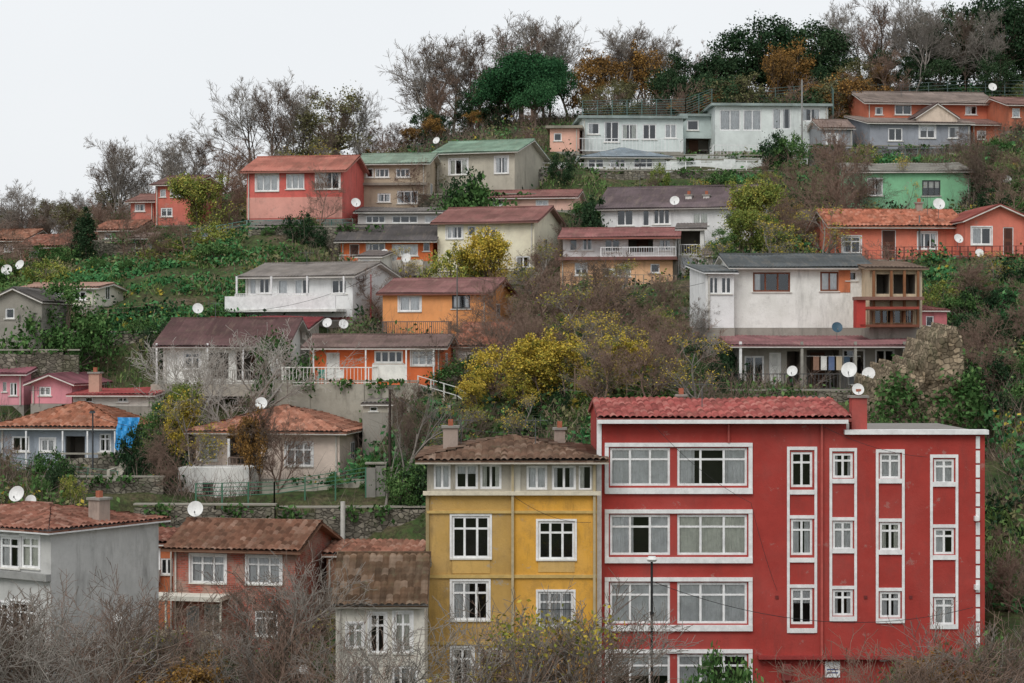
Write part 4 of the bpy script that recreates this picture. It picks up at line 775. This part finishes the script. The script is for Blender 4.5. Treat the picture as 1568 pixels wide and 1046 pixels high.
 ('fore2',1380,68,940,1.2),('fore0',1330,69,960,1.1),('fore1',1440,70,920,1.1),('fore2',1410,68,950,1.2),('rust',1420,72,990,.9),('bush',1110,72,1000,.6),('bush',1400,74,1015,.8),('fore0',1500,71,890,1.),('fore2',1470,70,915,1.1),('bush',1540,80,985,1.),('rust',1480,70,1000,.9),('fore2',1220,69,975,1.),('fore0',1275,68,1000,1.1)]: T(*t)
def free(x,y,mg=.2,front=0.):
    ok=np.ones(len(x),bool)
    for h in BLD:
        wl=h in WALLS
        dx,dy=x-h.O[0],y-h.O[1]; lx=dx*h.ca+dy*h.sa; ly=-dx*h.sa+dy*h.ca
        ok&=~((lx>-mg)&(lx<h.W+mg)&(ly>-mg-front-(2.2 if wl else 1.3))&(ly<h.D+mg))
    ok&=~((x>BX0-.3)&(x<BX1+.3)&(y>93)&(y<105))
    return ok
# self-sown shrubs and saplings filling the gaps between the plots
R0=np.random.default_rng(3); dd=R0.uniform(100,172,900); uu=R0.uniform(-20,1590,900); xx=(uu-CU)/F*dd; ok=free(xx,dd,.6,2.0); dd,uu,xx=dd[ok][:200],uu[ok][:200],xx[ok][:200]; zz=height(xx,dd)
for x,d_,z_,u_ in zip(xx,dd,zz,uu):
    left=u_<450 and 118<d_<152
    kd=random.choice(['bush','bushy','bush','bare4','greent'] if left else ['bare4','bare4','bare5','bare2','bare4','bush','bush','bushd','bushy','sparse']); H=random.uniform(2.2,4.8) if kd.startswith('bare') or kd=='sparse' else random.uniform(.9,2.1)
    k=H/10; w_=random.uniform(1.2,1.7) if kd!='bare2' else 1.2; link(NM.get(kd,'bare_shrub'),TM[kd],(x,d_,z_-.2),random.uniform(0,6.28),(k*w_,k*w_,k))
def scatter(name,lm,nclump,per,size,rad,mask,flat=.0,hgt=.5):
    d=rng.uniform(84,196,nclump*4); u=rng.uniform(-60,1630,nclump*4); x=(u-CU)/F*d; ok=free(x,d)&mask(x,d,u); x=x[ok][:nclump]; d=d[ok][:nclump]; z=height(x,d)
    n=len(x); r=rng.uniform(.5,1.5,n)*rad; C=np.repeat(np.c_[x,d,z+r*hgt*.5],per,0)+rng.normal(size=(n*per,3))*np.repeat(r,per)[:,None]*np.array([.6,.6,hgt])
    C=C[free(C[:,0],C[:,1],-.3)]
    v,q=leaves(C,size,flat); link(name,mk(name,v,q,[LM[lm]]))
nz=lambda x,y,s,k: vnoise(x,y,s,k)
ivy=lambda x,y,u:(((u>130)&(u<440)&(y>120)&(y<152)&(nz(x,y,5,11)>.2))|((u>1440)&(y<126)&(y>92))|(nz(x,y,7,3)>.66))
scatter('ivy_groundcover','ivy',3800,32,.27,.6,ivy,0,.35)
scatter('hillside_scrub','olive',1500,32,.22,.6,lambda x,y,u:nz(x,y,5,4)>.55,0,.55)
scatter('dark_undergrowth','dark',1000,36,.24,.7,lambda x,y,u:nz(x,y,6,5)>.6,0,.6)
scatter('weedy_greenery','green',2200,32,.22,.6,lambda x,y,u:nz(x,y,5,6)>.48,0,.5)
scatter('autumn_undergrowth','yellow',450,26,.2,.5,lambda x,y,u:nz(x,y,5,16)>.62,0,.5)
C=[]
for w_ in WALLS:
    if w_.name=='stone_steps' or w_.W<2: continue
    q=0.
    while q<w_.W:
        q+=random.uniform(.3,2.2); 
        if random.random()<.4: continue
        dr=random.uniform(.3,1.)*max(.6,min(2.,w_.zt)); npt=int(60*dr); lx=q+rng.normal(0,.35,npt); ly=-.12-np.abs(rng.normal(0,.12,npt)); lz=w_.zt+.25-np.abs(rng.normal(0,.45,npt))*dr
        C.append(np.c_[w_.O[0]+lx*w_.ca-ly*w_.sa,w_.O[1]+lx*w_.sa+ly*w_.ca,w_.O[2]+lz])
for k in range(16):
    uc=random.choice([random.uniform(1335,1360),random.uniform(1462,1486),random.uniform(1360,1460)]); vc=random.uniform(585,670); npt=110; C.append(np.c_[X(uc,100)+rng.normal(0,.4,npt),99.3+rng.normal(0,.45,npt),Z(vc,100)+rng.normal(0,.5,npt)])
C=np.concatenate(C); v,q=leaves(C,.22); link('hanging_ivy',mk('hanging_ivy',v,q,[LM['green']]))
def blades(name,lm,n,L,w,mask,tilt=.5):
    d=rng.uniform(84,196,n*3); u=rng.uniform(-60,1630,n*3); x=(u-CU)/F*d; ok=free(x,d)&mask(x,d,u); x=x[ok][:n]; d=d[ok][:n]; z=height(x,d); n=len(x)
    dr=rng.normal(size=(n,3))*tilt; dr[:,2]=np.abs(dr[:,2])+.6; dr/=np.linalg.norm(dr,axis=1)[:,None]; l=(L*rng.uniform(.4,1.5,n))[:,None]
    sd=np.cross(dr,rng.normal(size=(n,3))); sd/=np.linalg.norm(sd,axis=1)[:,None]; p=np.c_[x,d,z]; m=p+dr*l*.55; e=p+(dr+rng.normal(size=(n,3))*.25)*l
    V=np.stack([p-sd*w,p+sd*w,m+sd*w*.8,m-sd*w*.8,m-sd*w*.8,m+sd*w*.8,e+sd*w*.25,e-sd*w*.25],1).reshape(-1,3); link(name,mk(name,V,np.arange(8*n).reshape(2*n,4),[LM[lm]]))
blades('bramble_thicket','twig',50000,1.2,.013,lambda x,y,u:(nz(x,y,6,8)>.45)&~((u<440)&(y>120)&(y<152)))
blades('dry_grass','dry',40000,.4,.03,lambda x,y,u:nz(x,y,4,9)>.55,.4)
blades('grass','grass',90000,.34,.035,lambda x,y,u:nz(x,y,6,12)>.3,.4)
# ================================================================ DISHES, LAMP, POLES, CABLES
def dish_mesh(dark=False):
    V=[];Fc=[];N=20;R_=5
    for i in range(R_+1):
        rr=i/R_
        for k in range(N): a=2*math.pi*k/N; V.append((rr*math.cos(a)*.92,.22*(1-rr*rr)*1.,rr*math.sin(a)))
    for i in range(R_):
        for k in range(N): Fc.append((i*N+k,i*N+(k+1)%N,(i+1)*N+(k+1)%N,(i+1)*N+k))
    th=math.radians(-28); V=[(x,y_*math.cos(th)-z*math.sin(th),y_*math.sin(th)+z*math.cos(th)) for x,y_,z in V]
    segs=[(0,.1,-.85,0,-.75,-.35,.03,.03),(0,-.75,-.45,0,-.7,-.2,.09,.07),(0,.25,0,0,.45,-.2,.08,.06),(0,.45,-.05,0,.45,-2.2,.05,.05)]
    v,q=tubes(segs,6); o=len(V); V+= [tuple(p) for p in v]; nF=len(Fc); Fc+=[tuple(int(i)+o for i in f) for f in q]
    me=bpy.data.meshes.new('satellite_dish'); me.from_pydata(V,[],Fc); me.materials.append(plain('CCCCCA' if not dark else '2E4A5A',.5)); me.materials.append(plain('6A6A6A',.5))
    for i,p in enumerate(me.polygons): p.material_index=1 if i>=nF else 0; p.use_smooth=i<nF
    return me
DM=dish_mesh(); DK=dish_mesh(True)
for (u,v_,rpx,d,*k) in [(400,617,10,103.5),(299,779,13,93),(303,472,9,120),(587,389,9,136),(602,394,7,136.5),(622,395,8,136),(545,310,8,145),(501,494,8,121),(526,496,8,121),(668,215,6,157),(1300,566,13,104),(1330,572,11,104.5),(1314,596,10,80.5),(1540,277,10,146),(1438,312,10,130),(1033,307,8,141),(1282,501,9,110,1),(25,756,13,84),(47,766,9,84.5),(30,405,8,134),(10,413,9,134),(1500,387,7,126),(1520,133,7,170),(1457,240,8,160),(859,255,6,160),(1213,568,9,104),(180,945,8,76),(465,1025,8,76),(1468,365,8,127),(420,566,6,112)]:
    o=link('satellite_dish',DK if k else DM,(X(u,d),d,Z(v_,d)),random.uniform(-.5,.3),rpx/F*d)
def pole(name,u,d,vt,r0,r1,col,zb=None,head=False):
    x=X(u,d); zb=zat(x,d)-.5 if zb is None else zb; zt=Z(vt,d); segs=[(0,0,0,0,0,1.2,r0*1.4,r0*1.3),(0,0,1.2,0,0,zt-zb,r0,r1)]
    if head: segs+=[(0,0,zt-zb-.06,0,-.25,zt-zb+.02,.03,.03),(0,-.1,zt-zb+.0,0,-.12,zt-zb+.10,.17,.12),(0,0,(zt-zb)*.75,0,0,(zt-zb)*.75+.12,r0*1.5,r0*1.5)]
    v,q=tubes(segs,10); link(name,mk(name,v,q,[plain(col,.5)]),(x,d,zb))
pole('street_lamp',998,72,858,.055,.045,'1E2022',head=True)
o=bpy.data.objects['street_lamp']; v,q=tubes([(0,0,0,0,0,.12,.20,.12),(0,0,-.08,0,0,0,.14,.20)],12); link('lamp_head',mk('lamp_head',v,q,[plain('D8D8D6',.4)]),(0,-.12,Z(858,72)-o.location.z+.05),parent=o)
pole('utility_pole',1228,168,122,.09,.06,'8A8A88'); pole('utility_pole',142,104,632,.05,.04,'3A3C3E',head=True); pole('utility_pole',597,101,596,.09,.07,'3A302A'); pole('vent_pipe',525,97,768,.12,.12,'B8B6B0')
pole('utility_pole',1408,130,330,.06,.05,'6A6A68'); pole('utility_pole',568,126,420,.04,.03,'8A3030'); pole('utility_pole',700,123,410,.05,.04,'5A5A58')
def antenna(u,vb,vt,d):
    x=X(u,d); z0,z1=Z(vb,d),Z(vt,d); H=z1-z0; segs=[(0,0,-.3,0,0,H,.02,.015),(-.5,0,H-.1,.5,0,H-.1,.012,.012)]+[(k,-.25+.04*i,H-.1,k,.25-.04*i,H-.1,.008,.008) for i,k in enumerate((-.45,-.25,-.05,.15,.35,.48))]+[(k,0,H-.32,k,0,H+.1,.01,.01) for k in(-.4,-.1,.2)]
    v,q=tubes(segs,4); link('tv_antenna',mk('tv_antenna',v,q,[plain('5A5C5E',.5)]),(x,d,z0))
for a_ in((1075,612,585,82),(470,400,385,130),(706,668,640,82),(640,235,220,155),(1190,400,375,115),(820,668,640,81),(1420,325,300,132),(330,480,462,118),(60,615,595,110),(980,283,268,146),(1380,143,128,172)): antenna(*a_)
def cable(a,b,sag=.8,r=.011):
    a=np.array([X(a[0],a[2]),a[2],Z(a[1],a[2])]); b=np.array([X(b[0],b[2]),b[2],Z(b[1],b[2])]); N=24; pts=[a+(b-a)*i/N-np.array([0,0,sag*4*(i/N)*(1-i/N)]) for i in range(N+1)]
    v,q=tubes([(*pts[i],*pts[i+1],r,r) for i in range(N)],4); link('overhead_cable',mk('overhead_cable',v,q,[plain('2A2A2C',.6)]))
cable((597,600,101),(790,662,79.5),.6); cable((142,636,104),(400,640,103),.8); cable((1228,126,168),(1520,150,170),1.)
cable((998,890,72),(1490,930,79.5),1.); cable((700,415,123),(1090,430,112),1.2); cable((568,424,126),(300,475,121),.8)
cable((1000,650,79.6),(1150,770,79.7),.3,.008); cable((1150,770,79.7),(1190,905,79.7),.2,.008); cable((787,760,78.7),(905,800,78.7),.3,.008); cable((1255,650,79.6),(1420,700,79.7),.25,.008)
# ================================================================ LIGHT, SKY, CAMERA
w=bpy.data.worlds.new('World'); scene.world=w; w.use_nodes=True; nt=w.node_tree; nt.nodes.clear()
out=nt.nodes.new('ShaderNodeOutputWorld'); bg=nt.nodes.new('ShaderNodeBackground'); sky=nt.nodes.new('ShaderNodeTexSky'); sky.sky_type='NISHITA'; sky.sun_disc=False
EL,AZ=math.radians(48),math.radians(205)
sky.sun_elevation=EL; sky.sun_rotation=AZ; sky.dust_density=6; sky.air_density=1.
tc=nt.nodes.new('ShaderNodeTexCoord'); nn=nt.nodes.new('ShaderNodeTexNoise'); nn.inputs['Scale'].default_value=1.6; nn.inputs['Detail'].default_value=5; nt.links.new(tc.outputs['Generated'],nn.inputs['Vector'])
cr=nt.nodes.new('ShaderNodeValToRGB'); cr.color_ramp.elements[0].color=(6.7,6.95,7.2,1); cr.color_ramp.elements[1].color=(7.5,7.65,7.8,1); cr.color_ramp.elements[0].position=.35; cr.color_ramp.elements[1].position=.7; nt.links.new(nn.outputs['Fac'],cr.inputs[0])
mx=nt.nodes.new('ShaderNodeMix'); mx.data_type='RGBA'; mx.inputs[0].default_value=.93; nt.links.new(sky.outputs[0],mx.inputs[6]); nt.links.new(cr.outputs[0],mx.inputs[7])
nt.links.new(mx.outputs[2],bg.inputs[0]); bg.inputs[1].default_value=.128; nt.links.new(bg.outputs[0],out.inputs[0])
sl=bpy.data.lights.new('sun','SUN'); sl.energy=1.5; sl.angle=math.radians(30); sl.color=(1,.97,.92); so=bpy.data.objects.new('sun',sl); bpy.context.collection.objects.link(so)
so.rotation_euler=(math.radians(90)-EL,0,math.radians(-25)); so.location=(-30,-20,90)
cam=bpy.data.cameras.new('camera'); cam.lens=F/1568*36; cam.sensor_width=36; cam.clip_end=6000; cam.clip_start=1
co=bpy.data.objects.new('camera',cam); co.location=(0,0,CAMZ); co.rotation_euler=(math.radians(90),0,0); bpy.context.collection.objects.link(co); scene.camera=co
scene.view_settings.view_transform='Standard'; scene.view_settings.look='None'; scene.view_settings.exposure=0
